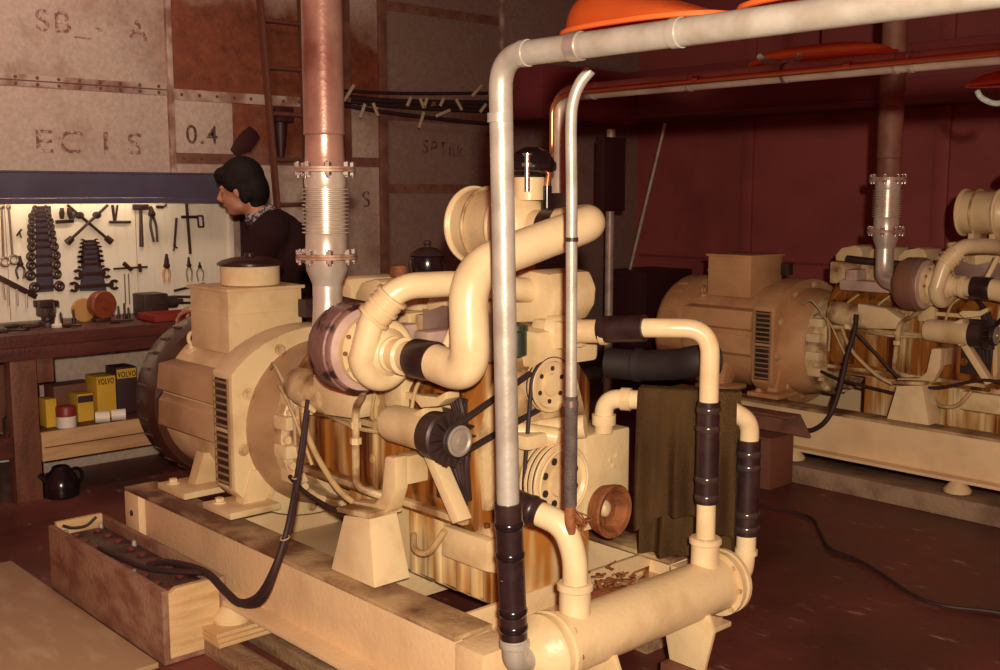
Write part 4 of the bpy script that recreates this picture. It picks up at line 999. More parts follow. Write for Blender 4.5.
# ---------------------------------------------------------------- work bench and tool board
Bn = thing('work_bench', 'long red-brown work bench along the back wall under the tool board', 'bench', (-1.65,.2,0))
MB().box(-1.885,-1.37,-1.3,1.42,.765,.825,.004).build('bench_top', 'bench', Bn)
MB().box(-1.40,-1.375,-1.3,1.42,.70,.7645,.003).build('apron', 'bench', Bn)
for y in (-1.15,.06,1.26):
    for x in (-1.47,-1.87):
        MB().box(x,x+.09,y,y+.125,.0,.70 if x > -1.6 else .764,.005).build('leg', 'bench_leg', Bn)
MB().box(-1.46,-1.39,.19,.27,.58,.699,.004).build('corner_block', 'bench_leg', Bn)
MB().box(-1.86,-1.39,-1.02,.055,.30,.325,.003).build('shelf', 'bench', Bn); MB().box(-1.86,-1.405,.19,1.25,.30,.325,.003).build('shelf', 'bench', Bn)
mb = MB(); mb.hull8([(-1.40,.19,.19),(-1.375,.19,.19),(-1.375,1.255,.19),(-1.40,1.255,.19)], [(-1.40,.19,.335),(-1.38,.19,.335),(-1.38,1.255,.335),(-1.40,1.255,.335)], .003)
mb.build('shelf_front', 'shelf_wood', Bn, label='pale wooden plank along the shelf front')
MB().box(-1.374,-1.371,.20,1.25,.257,.262,0).build('plank_joint', 'bench', Bn)
MB().box(-1.40,-1.38,-1.02,.055,.23,.335,.003).build('shelf_front', 'bench', Bn)
Bd = thing('tool_board', 'off-white tool board on the back wall above the work bench', 'tool board', (-1.91,.3,.83))
MB().box(-1.911,-1.899,-1.3,1.545,.83,1.60,.003).build('panel', 'board', Bd)
for y in (-1.0,.3,1.12): MB().box(-1.9412,-1.9112,y,y+.06,.84,1.59,.002).build('batten', 'white', Bd)
MB().box(-1.8985,-1.885,1.525,1.555,.83,1.60,.003).build('edge_strip', 'white', Bd)
for y in (-.4,.25,.95):
    MB().box(-1.8995,-1.897,y,y+.003,.84,1.6,0).build('board_joint', 'seam', Bd)
Va = thing('bench_canopy', 'blue grey sheet metal canopy above the tool board', 'canopy', (-1.8,.2,1.45))
mb = MB(); mb.box(-1.695,-1.68,-1.3,1.60,1.475,1.60,.003); mb.box(-1.945,-1.68,-1.3,1.60,1.601,1.612,.002); mb.box(-1.945,-1.68,1.585,1.60,1.475,1.60,.002); mb.build('hood', 'blue', Va)
MB().box(-1.70,-1.672,-1.3,1.60,1.445,1.474,.004).build('lower_lip', 'blue', Va)
# fluorescent tube under the canopy
Tu = thing('strip_lamp', 'fluorescent strip lamp hidden under the blue grey canopy', 'lamp', (-1.75,.3,1.55))
MB().box(-1.78,-1.72,-.6,1.15,1.565,1.60,.003).build('batten', 'white', Tu)
em = bpy.data.materials.new('tube_glow'); em.use_nodes = True
em.node_tree.nodes['Principled BSDF'].inputs['Emission Color'].default_value = (1,.80,.55,1); em.node_tree.nodes['Principled BSDF'].inputs['Emission Strength'].default_value = 16
MB().cyl((-1.75,-.55,1.545),(-1.75,1.10,1.545),.013,n=14).build('tube', em, Tu)
Up = thing('cupboard_post', 'dark upright post at the right end of the tool board', 'post', (-1.87,1.66,0))
mb = MB(); mb.box(-1.93,-1.80,1.62,1.70,.0,1.60,.004); mb.build('upright', 'cabinet', Up); MB().box(-1.94,-1.79,1.61,1.71,.0,.02,.002).build('foot_plate', 'dark', Up)

BX = -1.898
def yz(t): return Vector(t)
def double_spanner(y0, y1, z, h, name, label, group, openend=True):
    mb = MB(); L = y1-y0; x = BX
    mb.box(x, x+.008, y0+h*.8, y1-h*.8, z-h*.26, z+h*.26, .001)
    for yy, s in ((y0,1),(y1,-1)):
        c = Vector((yy+s*h*.7, z)); pts = []
        if openend:
            for k in range(15):
                a = math.radians(180 if s > 0 else 0)+math.radians(38)+math.radians(284)*k/14
                pts.append((c.x+math.cos(a)*h*.75, c.y+math.sin(a)*h*.75))
            for k in range(7):
                a = math.radians(180 if s > 0 else 0)-math.radians(38)-math.radians(284)*k/6
                pts.append((c.x+math.cos(a)*h*.36+s*h*.05, c.y+math.sin(a)*h*.36))
            mb.prism(pts, 0, x, x+.010)
        else:
            mb.ring((x+.005, c.x, c.y), (1,0,0), h*.46, h*.34, 18, 8)
    return tag(mb.build(name, 'tool', base=(x,(y0+y1)/2,z)), label, 'spanner', group)
# long roll of ring spanners
r0, r1 = Vector((-1.89, 0.45, 1.432)), Vector((-1.89, 0.426, 0.979))
mb = MB(); mb.prism([((-1.89, 0.408, 1.432)[1],r0.z),((-1.89, 0.486, 1.432)[1],r0.z),((-1.89, 0.478, 0.976)[1],r1.z),((-1.89, 0.389, 0.981)[1],r1.z)], 0, -1.899, -1.891)
tag(mb.build('tool_roll', 'tool_roll', base=(-1.895,r0.y,r1.z)), 'tall navy cloth strip holding a column of twelve ring spanners', 'tool roll')
S12 = [(33,49,208),(32,50,211),(29,52,216),(29,54,221),(28,55,227),(28,56,233),(28,57,240),(28,59,247),(27,61,256),(27,61,265),(26,62,275),(30,65,287)]
P12 = [((-1.885, 0.391, 1.422),(-1.885, 0.473, 1.421)),((-1.885, 0.384, 1.402),(-1.885, 0.477, 1.4)),((-1.885, 0.368, 1.381),(-1.885, 0.487, 1.379)),((-1.885, 0.367, 1.355),(-1.885, 0.496, 1.353)),((-1.885, 0.36, 1.324),(-1.885, 0.499, 1.321)),((-1.885, 0.358, 1.293),(-1.885, 0.503, 1.289)),((-1.885, 0.356, 1.256),(-1.885, 0.506, 1.252)),((-1.885, 0.354, 1.22),(-1.885, 0.515, 1.215)),((-1.885, 0.347, 1.173),(-1.885, 0.523, 1.166)),((-1.885, 0.344, 1.126),(-1.885, 0.521, 1.118)),((-1.885, 0.336, 1.074),(-1.885, 0.523, 1.065)),((-1.885, 0.353, 1.01),(-1.885, 0.536, 1.0))]
for i, (p, q) in enumerate(P12):
    double_spanner(p[1], q[1], (p[2]+q[2])/2, .020+.0016*i, 'ring_spanner', ORD[i]+(' spanner' if i == 11 else ' spanner from the top' if i else ' spanner')+' in the tall left-hand column on the tool board', 'ring spanners', False)
mb = MB(); mb.prism([((-1.89, 0.664, 1.247)[1],(-1.89, 0.664, 1.247)[2]),((-1.89, 0.719, 1.246)[1],(-1.89, 0.719, 1.246)[2]),((-1.89, 0.767, 0.964)[1],(-1.89, 0.767, 0.964)[2]),((-1.89, 0.618, 0.973)[1],(-1.89, 0.618, 0.973)[2])], 0, -1.899, -1.891)
tag(mb.build('tool_roll', 'tool_roll', base=(-1.895,(-1.89, 0.7, 0.968)[1],(-1.89, 0.7, 0.968)[2])), 'short tapering navy cloth strip holding open-ended spanners', 'tool roll')
P8 = [((-1.885, 0.635, 1.243),(-1.885, 0.734, 1.24)),((-1.885, 0.628, 1.222),(-1.885, 0.744, 1.218)),((-1.885, 0.622, 1.2),(-1.885, 0.754, 1.196)),((-1.885, 0.615, 1.174),(-1.885, 0.758, 1.168)),((-1.885, 0.608, 1.147),(-1.885, 0.762, 1.141)),((-1.885, 0.607, 1.12),(-1.885, 0.767, 1.113)),((-1.885, 0.583, 1.067),(-1.885, 0.798, 1.057)),((-1.885, 0.558, 1.004),(-1.885, 0.84, 0.988))]
for i, (p, q) in enumerate(P8):
    double_spanner(p[1], q[1], (p[2]+q[2])/2, .017+.0030*i if i < 6 else .040, 'open_spanner', (ORD[i] if i < 7 else 'lowest and longest')+(' spanner from the top' if 0 < i < 7 else ' spanner')+' in the short tapering column on the tool board', 'open-ended spanners')
def bar_tool(name, segs, m, label, cat, w=.012, x=BX, group=None, extra=None):
    mb = MB()
    for p, q, ww in segs: mb.bar((x+.006,p[1],p[2]), (x+.006,q[1],q[2]), ww, .010, .002, up=(1,0,0)) if False else mb.sweep([(x+.006,p[1],p[2]),(x+.006,q[1],q[2])], ww/2, 10)
    if extra: extra(mb)
    c = segs[0][0]
    return tag(mb.build(name, m, base=(x,c[1],c[2])), label, cat, group)
def pliers(top, bot, spread, m, label, w=.011, x=BX, jaw=.35):
    a, b = Vector((x+.008,top[1],top[2])), Vector((x+.008,bot[1],bot[2])); piv = a+(b-a)*jaw
    n = Vector((0,1,0))
    P = thing('pliers', label, 'pliers', (x,a.y,b.z), 'pliers on the tool board')
    mb = MB(); mb.sweep([a, a+(piv-a)*.6, piv], [w*.6,w*1.1,w*1.2], 10); mb.cyl(piv-Vector((.006,0,0)), piv+Vector((.008,0,0)), w*1.4); mb.build('jaws', 'tool', P)
    for s in (-1,1): MB().tube([piv, piv+(b-piv)*.4+n*s*spread*.95, b+n*s*spread*.6], w*.55, 8).build('handle', m, P)
    return P
# left edge ring spanners hanging vertically
for i, (p, q) in enumerate((((-1.885, 0.235, 1.429),(-1.885, 0.23, 1.167)),((-1.885, 0.27, 1.428),(-1.885, 0.276, 1.176)))):
    o = bar_tool('ring_spanner', [(p,q,.012)], 'tool_bright', ['long ring spanner hanging at the left edge of the photo','long ring spanner hanging second from the left edge of the photo'][i], 'spanner', group='hanging spanners',
        extra=lambda mb: mb.ring((BX+.006,q[1]+.005,q[2]-.02), (1,0,0), .022, .007, 18, 8).ball((BX+.006,p[1],p[2]), (.008,.013,.016), 10))
pliers((-1.885, 0.311, 1.175), (-1.885, 0.31, 1.055), .022, 'tool', 'dark pliers hanging left of the tall spanner column')
bar_tool('hook', [((-1.885, 0.302, 1.279),(-1.885, 0.329, 1.314),.010),((-1.885, 0.318, 1.294),(-1.885, 0.326, 1.268),.008)], 'tool', 'small metal hook left of the upper spanner column', 'hook')
R_ = thing('tool_rail', 'dark sloping rail with hanging keys at the lower left of the tool board', 'rail', (-1.885,.3,.9))
p, q = (-1.885, 0.195, 1.071), (-1.885, 0.386, 0.955)
mb = MB(); mb.bar((BX+.006,p[1],p[2]),(BX+.006,q[1],q[2]),.012,.03,.002); mb.build('bar', 'tool', R_)
for a, b in (((-1.88, 0.217, 1.039),(-1.88, 0.222, 0.951)),((-1.88, 0.241, 1.027),(-1.88, 0.24, 0.918)),((-1.88, 0.285, 1.004),(-1.88, 0.285, 0.915)),((-1.88, 0.334, 0.975),(-1.88, 0.33, 0.901))):
    MB().cyl((BX+.016,a[1],a[2]),(BX+.016,b[1],b[2]),.005,n=8).build('hanging_key', 'tool_bright', R_)
Rk = thing('tool_rack', 'small dark rack holding pliers beside the top of the tall spanner column', 'rack', (-1.885,.6,1.35))
p, q = (-1.885, 0.506, 1.347), (-1.885, 0.602, 1.351)
mb = MB(); mb.bar((BX+.008,p[1],p[2]),(BX+.008,q[1],q[2]),.016,.018,.002); mb.build('bar', 'tool', Rk)
for i, (a, b, l) in enumerate((((-1.875, 0.538, 1.421),(-1.875, 0.535, 1.363),'left of two dark tools upright in the small rack'),((-1.875, 0.575, 1.421),(-1.875, 0.583, 1.362),'right of two dark tools upright in the small rack'))):
    mb = MB(); mb.sweep([(BX+.020,a[1],a[2]),(BX+.020,a[1]*.5+b[1]*.5,a[2]*.5+b[2]*.5),(BX+.020,b[1],b[2])], [.010,.015,.010], 10); mb.sweep([(BX+.020,b[1]+.012*i,b[2]),(BX+.020,a[1]+.03*i+.004,a[2]-.02)], .007, 8)
    tag(mb.build('pliers', 'tool', base=(BX,a[1],b[2])), l, 'pliers', 'pliers on the tool board')
for p, q, l in (((-1.885, 0.574, 1.436),(-1.885, 0.806, 1.232),'crossed wheel brace sloping down to the right on the tool board'),((-1.872, 0.788, 1.435),(-1.872, 0.554, 1.235),'crossed wheel brace sloping down to the left on the tool board')):
    mb = MB(); x_ = BX+.006 if 'right' in l else BX+.022
    a, b = Vector((x_,p[1],p[2])), Vector((x_,q[1],q[2])); mb.sweep([a,b], .008, 10); mb.cyl(b-(b-a).normalized()*.04, b, .017, .019, 12)
    mb.ball(a+(b-a)*.27, (.009,.026,.020), 10)
    tag(mb.build('wheel_brace', 'tool', base=(x_,b.y,b.z)), l, 'wheel brace', 'crossed wheel braces')
bar_tool('square_rule', [((-1.885, 0.821, 1.435),(-1.885, 0.829, 1.347),.016),((-1.885, 0.85, 1.434),(-1.885, 0.834, 1.347),.012),((-1.885, 0.8, 1.342),(-1.885, 0.92, 1.34),.016)], 'tool', 'dark L-shaped tool right of the crossed wheel braces', 'tool')
Hm = thing('hammer', 'hammer hanging head-up below the blue grey canopy', 'hammer', (BX,(-1.885, 0.972, 1.2)[1],(-1.885, 0.972, 1.2)[2]))
p, q = (-1.88, 0.979, 1.417), (-1.88, 0.975, 1.2)
MB().sweep([(BX+.014,p[1],p[2]),(BX+.014,q[1],q[2])], [.009,.012], 12).build('handle', 'tool', Hm)
mb = MB(); mb.bar((BX+.014,p[1]-.045,p[2]+.005),(BX+.014,p[1]+.045,p[2]+.005),.024,.032,.006); mb.build('head', 'tool', Hm)
pliers((-1.885, 1.041, 1.427), (-1.885, 1.062, 1.225), .017, 'tool', 'long-handled pincers hanging right of the hammer', .014, jaw=.22)
bar_tool('wing_nut', [((-1.885, 1.076, 1.422),(-1.885, 1.112, 1.421),.018),((-1.885, 1.106, 1.416),(-1.885, 1.137, 1.432),.012)], 'tool', 'small dark fitting hanging just right of the pincers', 'fitting')
bar_tool('file', [((-1.885, 1.195, 1.358),(-1.885, 1.176, 1.199),.015),((-1.885, 1.183, 1.21),(-1.885, 1.169, 1.17),.011),((-1.885, 1.17, 1.199),(-1.885, 1.194, 1.186),.010)], 'tool', 'dark short tool hanging between the pincers and the long bar', 'file')
bar_tool('breaker_bar', [((-1.885, 1.26, 1.437),(-1.885, 1.273, 1.149),.018)], 'tool', 'long dark bar hanging near the right end of the tool board', 'bar')
bar_tool('hacksaw', [((-1.87, 1.224, 1.363),(-1.87, 1.324, 1.362),.018),((-1.87, 1.324, 1.368),(-1.87, 1.356, 1.367),.012),((-1.87, 1.356, 1.367),(-1.87, 1.36, 1.304),.012),((-1.87, 1.36, 1.304),(-1.87, 1.328, 1.304),.012),((-1.87, 1.328, 1.304),(-1.87, 1.324, 1.362),.012)], 'tool', 'small saw with a looped handle across the long bar', 'saw', x=-1.892)
pliers((-1.885, 1.125, 1.155), (-1.885, 1.119, 0.995), .020, 'tan_grip', 'pliers with tan handles on the tool board', .013, jaw=.42)
pliers((-1.885, 1.26, 1.132), (-1.885, 1.261, 0.993), .018, 'tool_bright', 'steel pliers right of the tan-handled pliers', .009, jaw=.35)
pliers((-1.885, 1.328, 1.1), (-1.885, 1.33, 0.989), .022, 'tool_bright', 'slim steel pliers nearest the right end of the tool board', .007, jaw=.25)
bar_tool('caliper', [((-1.885, 0.811, 1.084),(-1.885, 1.008, 1.086),.012),((-1.885, 0.869, 1.114),(-1.885, 0.914, 1.073),.024),((-1.885, 0.962, 1.105),(-1.885, 0.966, 1.059),.020)], 'tool', 'dark horizontal caliper tool above the bench grinder', 'caliper')
for i, px in enumerate(((-1.885, 0.872, 1.053), (-1.885, 0.895, 1.052))):
    bar_tool('steel_rod', [((BX,px[1],px[2]),(BX,px[1],px[2]-.17),.007)], 'tool_bright', ['left','right'][i]+' of two thin rods hanging under the horizontal caliper', 'rod', group='hanging rods')

# things on the bench
Rl = thing('grinder_disc', 'red-brown round grinder wheel housing standing on the work bench', 'grinder', (-1.72,.9,.826))
c = Vector((-1.68, 0.642, 0.9)); R = .075; c.z = .826+R+.012
MB().lathe([(-.03,.05),(-.028,R*.9),(0,R),(.03,R),(.036,R*.92),(.037,.02),(.045,.018),(.046,0)], c, (1,.25,0), 32).build('housing', 'maroon', Rl)
MB().box(c.x-.035,c.x+.035,c.y-.04,c.y+.04,.826,.845,.004).build('base', 'dark', Rl)
c2 = Vector((-1.72, 0.556, 0.887)); c2.z = .826+.062
tag(MB().lathe([(0,.03),(.001,.062),(.022,.062),(.023,.03)], c2, (1,.1,0), 28).build('cable_reel', 'tan_grip', base=(c2.x,c2.y,.826)), 'tan disc standing behind the red-brown grinder wheel', 'disc')
Vi = thing('bench_vise', 'dark bench vise at the left end of the work bench', 'vise', (-1.66,.42,.826))
v = (-1.66, 0.352, 0.896); y = v[1]
mb = MB(); mb.lathe([(0,.05),(.02,.05),(.03,.03),(.05,.03)], (-1.66,y,.826), (0,0,1), 20); mb.box(-1.74,-1.62,y-.03,y+.03,.87,.92,.008); mb.build('body', 'dark', Vi)
for x in (-1.70,-1.64): MB().box(x-.014,x+.014,y-.05,y+.05,.921,.955,.004).build('jaw', 'tool', Vi)
mb = MB(); mb.cyl((-1.62,y,.89),(-1.55,y,.89),.011,n=12); mb.cyl((-1.56,y,.84),(-1.56,y,.95),.006,n=8); mb.build('handle', 'tool', Vi)
Gr = thing('machine_block', 'dark boxy bench machine at the back of the bench below the pliers', 'machine', (-1.78,1.2,.826))
a, b = (-1.72, 0.864, 0.854), (-1.72, 1.026, 0.842)
mb = MB(); mb.box(-1.79,-1.64,a[1],b[1]-.02,.827,.955,.012); mb.build('body', 'dark', Gr)
mb = MB(); mb.cyl((-1.70,b[1]-.02,.90),(-1.70,b[1]+.05,.90),.035); mb.cyl((-1.70,b[1]+.05,.90),(-1.70,b[1]+.09,.90),.015); mb.build('spindle', 'dark', Gr)
Tr = thing('red_tray', 'red tray lying on the right end of the work bench', 'tray', (-1.5,1.1,.826))
a, b = (-1.47, 0.804, 0.846), (-1.47, 1.055, 0.838)
mb = MB(); mb.box(-1.60,-1.40,a[1],b[1]+.08,.827,.833,.002); mb.box(-1.408,-1.40,a[1],b[1]+.08,.827,.865,.002); mb.box(-1.60,-1.592,a[1],b[1]+.08,.827,.865,.002); mb.box(-1.60,-1.40,a[1],a[1]+.008,.827,.865,.002); mb.box(-1.60,-1.40,b[1]+.072,b[1]+.08,.827,.865,.002); mb.build('tray', 'red', Tr)
w = (-1.56, 0.363, 0.873)
tag(MB().lathe([(0,.028),(.012,.03),(.02,.016),(.05,.012),(.07,.014),(.075,0)], (-1.56,w[1],.826), (0,0,1), 20).build('oil_can', 'white', base=(-1.56,w[1],.826)), 'small pale oil can on the bench left of the disc', 'can')
bn = [('wrench',(-1.5, 0.113, 0.877),.14,.3,'dark wrench lying on the left end of the bench'),('chisel',(-1.55, 0.226, 0.874),.12,-.5,'dark chisel lying on the bench in front of the vise'),('scraper',(-1.5, 0.414, 0.843),.10,.9,'dark scraper lying on the bench below the tan disc'),('punch',(-1.52, 0.685, 0.851),.12,.1,'dark punch lying on the bench right of the grinder wheel'),('file',(-1.66, 0.217, 0.896),.15,.15,'long dark file lying at the back of the bench')]
for n_, p, L, ang, l in bn:
    d = Vector((math.sin(ang),math.cos(ang),0)); c = Vector((p[0],p[1],.837)); mb = MB()
    mb.sweep([c-d*L*.5, c-d*L*.1, c-d*L*.05, c+d*L*.5], [.011,.012,.007,.006], 10)
    tag(mb.build(n_, 'tool', base=c), l, n_)
for i, p in enumerate(((-1.6, 0.405, 0.897),(-1.6, 0.71, 0.875),(-1.6, 0.743, 0.878),(-1.6, 0.765, 0.871),(-1.6, 0.471, 0.887))):
    tag(MB().lathe([(0,.010),(.03,.010),(.034,.006),(.065+.012*(i % 3),.005),(.07+.012*(i % 3),0)], (-1.62,p[1],.826), (0,0,1), 12).build('socket_bit', 'tool', base=(-1.62,p[1],.826)),
        ['bit standing beside the oil can on the bench','first bit standing right of the grinder wheel','second bit standing right of the grinder wheel','third bit standing right of the grinder wheel','bit standing left of the tan disc'][i], 'bit', 'bits standing on the bench')
for i, (a, b) in enumerate((((-1.87, 1.164, 0.941),(-1.87, 1.354, 0.971)),((-1.87, 1.163, 0.907),(-1.87, 1.262, 0.9)),((-1.87, 1.174, 0.871),(-1.87, 1.261, 0.865)))):
    bar_tool('rasp', [(a,b,.016)], 'tool', ['upper','middle','lower'][i]+' of three dark rasps beside the junction box on the board', 'rasp', group='rasps')

# things on the shelf and floor under the bench
SZ = .3255
def carton(p0, p1, x0, x1, z1, m, label, band=None, word=None):
    T = thing('carton', label, 'carton', ((x0+x1)/2,(p0+p1)/2,SZ), 'cartons on the bench shelf')
    MB().box(x0,x1,p0,p1,SZ,z1,.003).build('box', m, T)
    if band:
        MB().box(x1-.001,x1+.002,p0+.002,p1-.002,band[0],band[1],0).build('printed_band', band[2], T)
    if word:
        me = text(word[0], p0+.006, word[1], word[2], word[3], x=x1+.003, yscale=word[4])
        me.transform(Matrix.Translation(-BASE[T.name])); o = bpy.data.objects.new('printing', me); C.objects.link(o); o.parent = T
    return T
carton((-1.52, 0.269, 0.418)[1],(-1.52, 0.324, 0.41)[1],-1.62,-1.52,.47,'yellow','plain yellow carton left of the red and white tin')
carton((-1.55, 0.442, 0.39)[1],(-1.55, 0.525, 0.379)[1],-1.66,-1.55,.47,'yellow','low yellow carton right of the red and white tin', (.425,.46,'carton_dark'))
carton((-1.57, 0.554, 0.478)[1],(-1.57, 0.656, 0.466)[1],-1.72,-1.57,.545,'yellow','tall yellow carton with a dark printed top on the bench shelf', (.50,.545,'yellow'), ('VOLVO',.505,.042,'ink',.56))
carton((-1.62, 0.683, 0.456)[1],(-1.62, 0.794, 0.442)[1],-1.76,-1.62,.575,'carton_dark','dark carton with a yellow printed band right of the tall yellow carton', (.515,.565,'yellow'), ('VOLVO',.522,.042,'ink',.66))
carton((-1.7, 0.379, 0.456)[1],(-1.7, 0.59, 0.43)[1],-1.84,-1.70,.50,'carton_brown','flat brown carton behind the yellow cartons on the bench shelf')
Cn = thing('paint_tin', 'paint tin with red top and white body on the bench shelf', 'tin', (-1.47,(-1.47, 0.349, 0.389)[1],SZ))
cy = (-1.47, 0.349, 0.389)[1]
MB().lathe([(0,.045),(.004,.048),(.060,.048)], (-1.47,cy,SZ), (0,0,1), 28).build('body', 'white', Cn)
MB().lathe([(.060,.0485),(.105,.0485),(.110,.045),(.112,0)], (-1.47,cy,SZ), (0,0,1), 28).build('red_top', 'red', Cn)
for i, (px, l) in enumerate((((-1.44, 0.527, 0.384),'white paper roll on its side in front of the tall yellow carton'),((-1.44, 0.612, 0.388),'white paper roll on its side in front of the dark carton'))):
    mb = MB(); d = Vector((.35,.9,.0)).normalized(); c = Vector((-1.45,px[1],SZ+.031)); mb.lathe([(-.035,.012),(-.035,.030),(.035,.030),(.035,.012),(-.035,.012)], c, d, 22)
    tag(mb.build('paper_roll', 'white', base=(-1.45,px[1],SZ)), l, 'paper roll', 'paper rolls')
for i, px in enumerate(((-1.5, 0.081, 0.471),(-1.5, 0.114, 0.467))):
    tag(MB().lathe([(0,.030),(.08,.030),(.095,.014),(.13,.012),(.13,0)], (-1.5,px[1],.3255), (0,0,1), 18).build('bottle', 'carton_dark' if i else 'dark', base=(-1.5,px[1],.3255)),
        ['left','right'][i]+' of two dark bottles on the shelf left of the bench leg', 'bottle', 'dark bottles')
Kt = thing('jug', 'black glossy jug on the floor beside the bench leg', 'jug', (-1.35,.35,0))
k = (-1.385, 0.276, 0.0)
MB().lathe([(0,.07),(.01,.085),(.06,.088),(.11,.07),(.135,.045),(.15,.040),(.155,.03),(.155,0)], (k[0],k[1],.001), (0,0,1), 28).build('body', 'black', Kt)
MB().ring((k[0],k[1]+.07,.09), (1,.2,0), .04, .009, 20, 8).build('handle', 'black', Kt)
MB().sweep([(k[0],k[1]-.06,.08),(k[0],k[1]-.11,.13)], [.022,.012], 12).build('spout', 'black', Kt)
Bk = thing('bucket', 'dark bucket on the floor at the left edge of the photo', 'bucket', (-1.35,0,0))
k = (-1.537, 0.058, 0.0)
MB().lathe([(0,.08),(.2,.105),(.205,.108),(.2,.10),(.01,.076),(.01,0)], (k[0],k[1],.001), (0,0,1), 28).build('body', 'dark', Bk)
MB().ring((k[0],k[1],.19), (1,.2,.15), .10, .004, 22, 8, -PI/2, PI/2).build('bail', 'tool_bright', Bk)
Fd = thing('white_drum', 'pale metal drum standing behind the bench leg at the far left', 'drum', (-1.6,-.2,0))
k = (-1.62, 0.078, 0.378)
MB().lathe([(0,.12),(.005,.125),(.29,.125),(.295,.12),(.295,0)], (-1.65,k[1]-.07,.001), (0,0,1), 32).build('body', 'white', Fd)
MB().ring((-1.65,k[1]-.07,.15), (0,0,1), .125, .005, 32, 8).build('hoop', 'white', Fd)
tag(MB().box(.0,.028,.0,.012,.0,.004,.001).build('paper_scrap', 'white', base=(-0.944, -0.09, 0.0)), 'tiny white scrap of paper on the dark floor left of the crate', 'paper')
bpy.data.objects['paper_scrap'].location = (-0.944, -0.09, 0.0)

# ---------------------------------------------------------------- the man at the bench
def remesh(o, vox, it=6):
    m = o.modifiers.new('remesh', 'REMESH'); m.mode = 'VOXEL'; m.voxel_size = vox; m.use_smooth_shade = True
    s = o.modifiers.new('smooth', 'SMOOTH'); s.factor = .5; s.iterations = it
PB = Vector((-.79,1.163,-.008))
PE = thing('person', 'man in a dark sweater and checked collar bending over the bench, seen from the side', 'person', PB)
fd = Vector((-.68,-.735,0)).normalized(); lf = Vector((fd.y*-1, fd.x, 0)); lf = Vector((-fd.y, fd.x, 0))
def L(s, t, z): return PB+fd*s+lf*t+Vector((0,0,z))
RB = Matrix((fd, lf, Vector((0,0,1)))).transposed()
hs, hz = .16, 1.525
mb = MB()
HR = RB @ Matrix.Rotation(.26, 3, 'Y')
def hp(s, t, z):
    v = HR @ Vector((s, t, z)); return PB+fd*hs+Vector((0,0,hz))+v
mb.ball(hp(-.012,0,.022), (.098,.076,.105), 24, HR)          # skull
mb.ball(hp(.030,0,-.035), (.066,.060,.085), 20, HR)           # face
mb.ball(hp(.052,0,-.092), (.036,.036,.026), 16, HR)           # chin
mb.ball(hp(.020,0,-.080), (.055,.056,.036), 16, HR)           # jaw
mb.sweep([hp(.090,0,.018), hp(.112,0,-.020), hp(.100,0,-.034)], [.010,.016,.012], 10)   # nose
mb.ball(hp(.088,0,-.060), (.014,.024,.010), 12, HR)           # lips
mb.ball(hp(.078,0,.030), (.018,.052,.010), 12, HR)            # brow
for s in (-1,1):
    mb.ball(hp(.076,s*.030,.010), (.012,.014,.010), 10, HR)   # eyes
    mb.ball(hp(-.005,s*.078,-.012), (.024,.010,.034), 12, HR) # ears
mb.sweep([L(.02,0,1.33), L(.09,0,1.43), hp(-.02,0,-.03)], [.066,.056,.056], 18)  # neck
mb.sweep([L(-.02,0,.92), L(-.02,0,1.06), L(-.03,0,1.20), L(-.01,0,1.34)], [.13,.125,.145,.10], 20)
mb.sweep([L(-.015,-.17,1.32), L(-.01,0,1.35), L(-.015,.17,1.32)], [.06,.08,.06], 16)
HANDS = []
for s in (-1,1):
    sh, el, wr = L(-.01,s*.19,1.31), L(.10,s*.23,1.05), L(.34,s*.14,.965)
    mb.sweep([sh, sh*.5+el*.5, el, el*.5+wr*.5, wr], [.052,.046,.038,.036,.026], 14)
    pd = (wr-el).normalized(); pl = wr+pd*.05-Vector((0,0,.010))
    mb.ball(pl, (.052,.040,.016), 14, RB)
    for k, (ln) in enumerate((.062,.072,.068,.054)):
        b = pl+pd*.040+lf*((k-1.5)*.020)
        mb.sweep([b-pd*.02, b+pd*ln*.5-Vector((0,0,.004)), b+pd*ln*.8-Vector((0,0,.024)), b+pd*ln*.85-Vector((0,0,.045))], [.0095,.009,.008,.007], 10)
    b = pl-lf*s*.034-pd*.02
    mb.sweep([b, b-lf*s*.022+pd*.028, b-lf*s*.020+pd*.055-Vector((0,0,.015))], [.012,.010,.008], 10)
for s in (-1,1):
    mb.sweep([L(-.02,s*.09,.95), L(.01,s*.10,.50), L(-.03,s*.10,.10)], [.085,.058,.042], 16)
    mb.sweep([L(-.06,s*.10,.045), L(.05,s*.105,.04), L(.16,s*.115,.03)], [.042,.044,.028], 14)
body = mb.build('body', 'skin', PE); remesh(body, .0065, 4)
mb = MB()
mb.ball(hp(-.028,0,.052), (.112,.094,.108), 24, HR)
mb.ball(hp(-.075,0,-.012), (.070,.084,.100), 20, HR); mb.ball(hp(-.06,0,-.085), (.045,.062,.045), 16, HR)
mb.ball(hp(.050,0,.092), (.056,.072,.040), 16, HR)
mb.ball(hp(.070,.0,.072), (.034,.062,.034), 14, HR)
for s in (-1,1):
    mb.ball(hp(.005,s*.070,.040), (.055,.024,.052), 14, HR); mb.ball(hp(-.030,s*.074,-.020), (.032,.020,.062), 14, HR)
hr = mb.build('hair', 'hair', PE); remesh(hr, .007, 3)
mb = MB()
mb.sweep([L(-.02,0,.90), L(-.03,0,1.00), L(-.05,0,1.16), L(-.05,0,1.28), L(.00,0,1.365)], [.165,.160,.172,.155,.085], 26, flat=1.0)
mb.ball(L(-.095,0,1.19), (.14,.21,.18), 24, RB)
mb.sweep([L(-.02,-.18,1.305), L(-.01,0,1.345), L(-.02,.18,1.305)], [.098,.090,.098], 18)
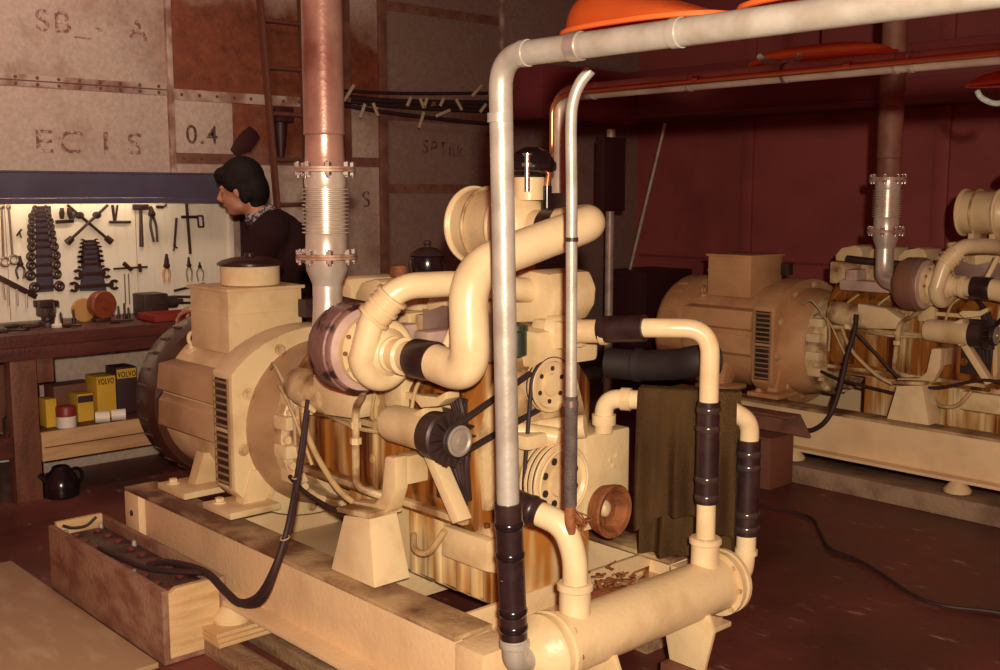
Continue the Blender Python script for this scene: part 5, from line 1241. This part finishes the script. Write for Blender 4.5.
for s in (-1,1):
    sh, el, wr = L(-.01,s*.19,1.30), L(.10,s*.23,1.05), L(.32,s*.145,.97)
    mb.ball(L(-.01,s*.185,1.30), (.10,.085,.09), 18, RB)
    mb.sweep([sh, sh*.5+el*.5, el, el*.5+wr*.5, wr], [.092,.074,.060,.052,.042], 16)
sw = mb.build('sweater', 'sweater', PE); remesh(sw, .010, 5)
mb = MB()
mb.sweep([L(.035,0,1.375), L(.062,0,1.415)], [.080,.070], 22)
for s in (-1,1): mb.hull8([L(.06,s*.01,1.36), L(.12,s*.03,1.35), L(.13,s*.055,1.37), L(.05,s*.075,1.39)], [L(.065,s*.012,1.375), L(.115,s*.032,1.39), L(.12,s*.05,1.405), L(.055,s*.072,1.42)], .004)
mb.build('shirt_collar', 'shirt', PE)
mb = MB()
for s in (-1,1): mb.sweep([L(-.02,s*.085,.98), L(-.02,s*.09,.80), L(.01,s*.10,.50), L(-.03,s*.10,.07)], [.115,.105,.078,.072], 18)
mb.sweep([L(-.02,0,.80), L(-.02,0,.98)], [.13,.155], 20)
tr = mb.build('trousers', 'trousers', PE); remesh(tr, .012, 4)
for s in (-1,1):
    mb = MB(); mb.sweep([L(-.075,s*.10,.042), L(-.06,s*.10,.05), L(.04,s*.105,.052), L(.14,s*.115,.040), L(.185,s*.12,.034)], [.025,.045,.050,.042,.022], 16); mb.box(0,0,0,0,0,0,0) if False else None
    sh_ = mb.build('shoe', 'black', PE)

# ---------------------------------------------------------------- light and camera
sc = bpy.context.scene
w = bpy.data.worlds.new('World'); sc.world = w; w.use_nodes = True
bg = w.node_tree.nodes['Background']; bg.inputs['Color'].default_value = (1.0,.13,.10,1); bg.inputs['Strength'].default_value = .30
CAM = Vector((4.014, -1.728, 1.5))
cd = bpy.data.cameras.new('Camera'); cam = bpy.data.objects.new('Camera', cd); C.objects.link(cam)
cam.location = CAM; cd.sensor_width = 36; cd.lens = 1097*36/1000; cd.clip_start = .05
pit = math.radians(7.3756); az = math.radians(42.6796)
fw = Vector((-math.cos(az)*math.cos(pit), math.sin(az)*math.cos(pit), -math.sin(pit)))
cam.rotation_euler = fw.to_track_quat('-Z', 'Y').to_euler()
sc.camera = cam
rt = Vector((math.sin(az), math.cos(az), 0))
def light(name, kind, loc, energy, col, size=None, target=None):
    d = bpy.data.lights.new(name, kind); d.energy = energy; d.color = col
    if kind in ('POINT','SPOT'): d.shadow_soft_size = size
    if kind == 'AREA': d.size = size
    o = bpy.data.objects.new(name, d); C.objects.link(o); o.location = loc
    if target is not None: o.rotation_euler = (Vector(target)-Vector(loc)).to_track_quat('-Z', 'Y').to_euler()
    return o
fl = light('camera_flash', 'SPOT', CAM+rt*.05+Vector((0,0,.15))-fw*.40, 650, (1,.86,.65), .035, CAM+fw*5+Vector((0,0,.1)))
fl.data.spot_size = math.radians(100); fl.data.spot_blend = .6
light('deck_lamp', 'AREA', (-.2,.3,3.05), 22, (1,.80,.66), .5, (-1.95,.4,2.0))
sc.view_settings.view_transform = 'Standard'; sc.view_settings.look = 'None'
sc.view_settings.gamma = 1; sc.view_settings.exposure = 0; sc.view_settings.use_curve_mapping = False
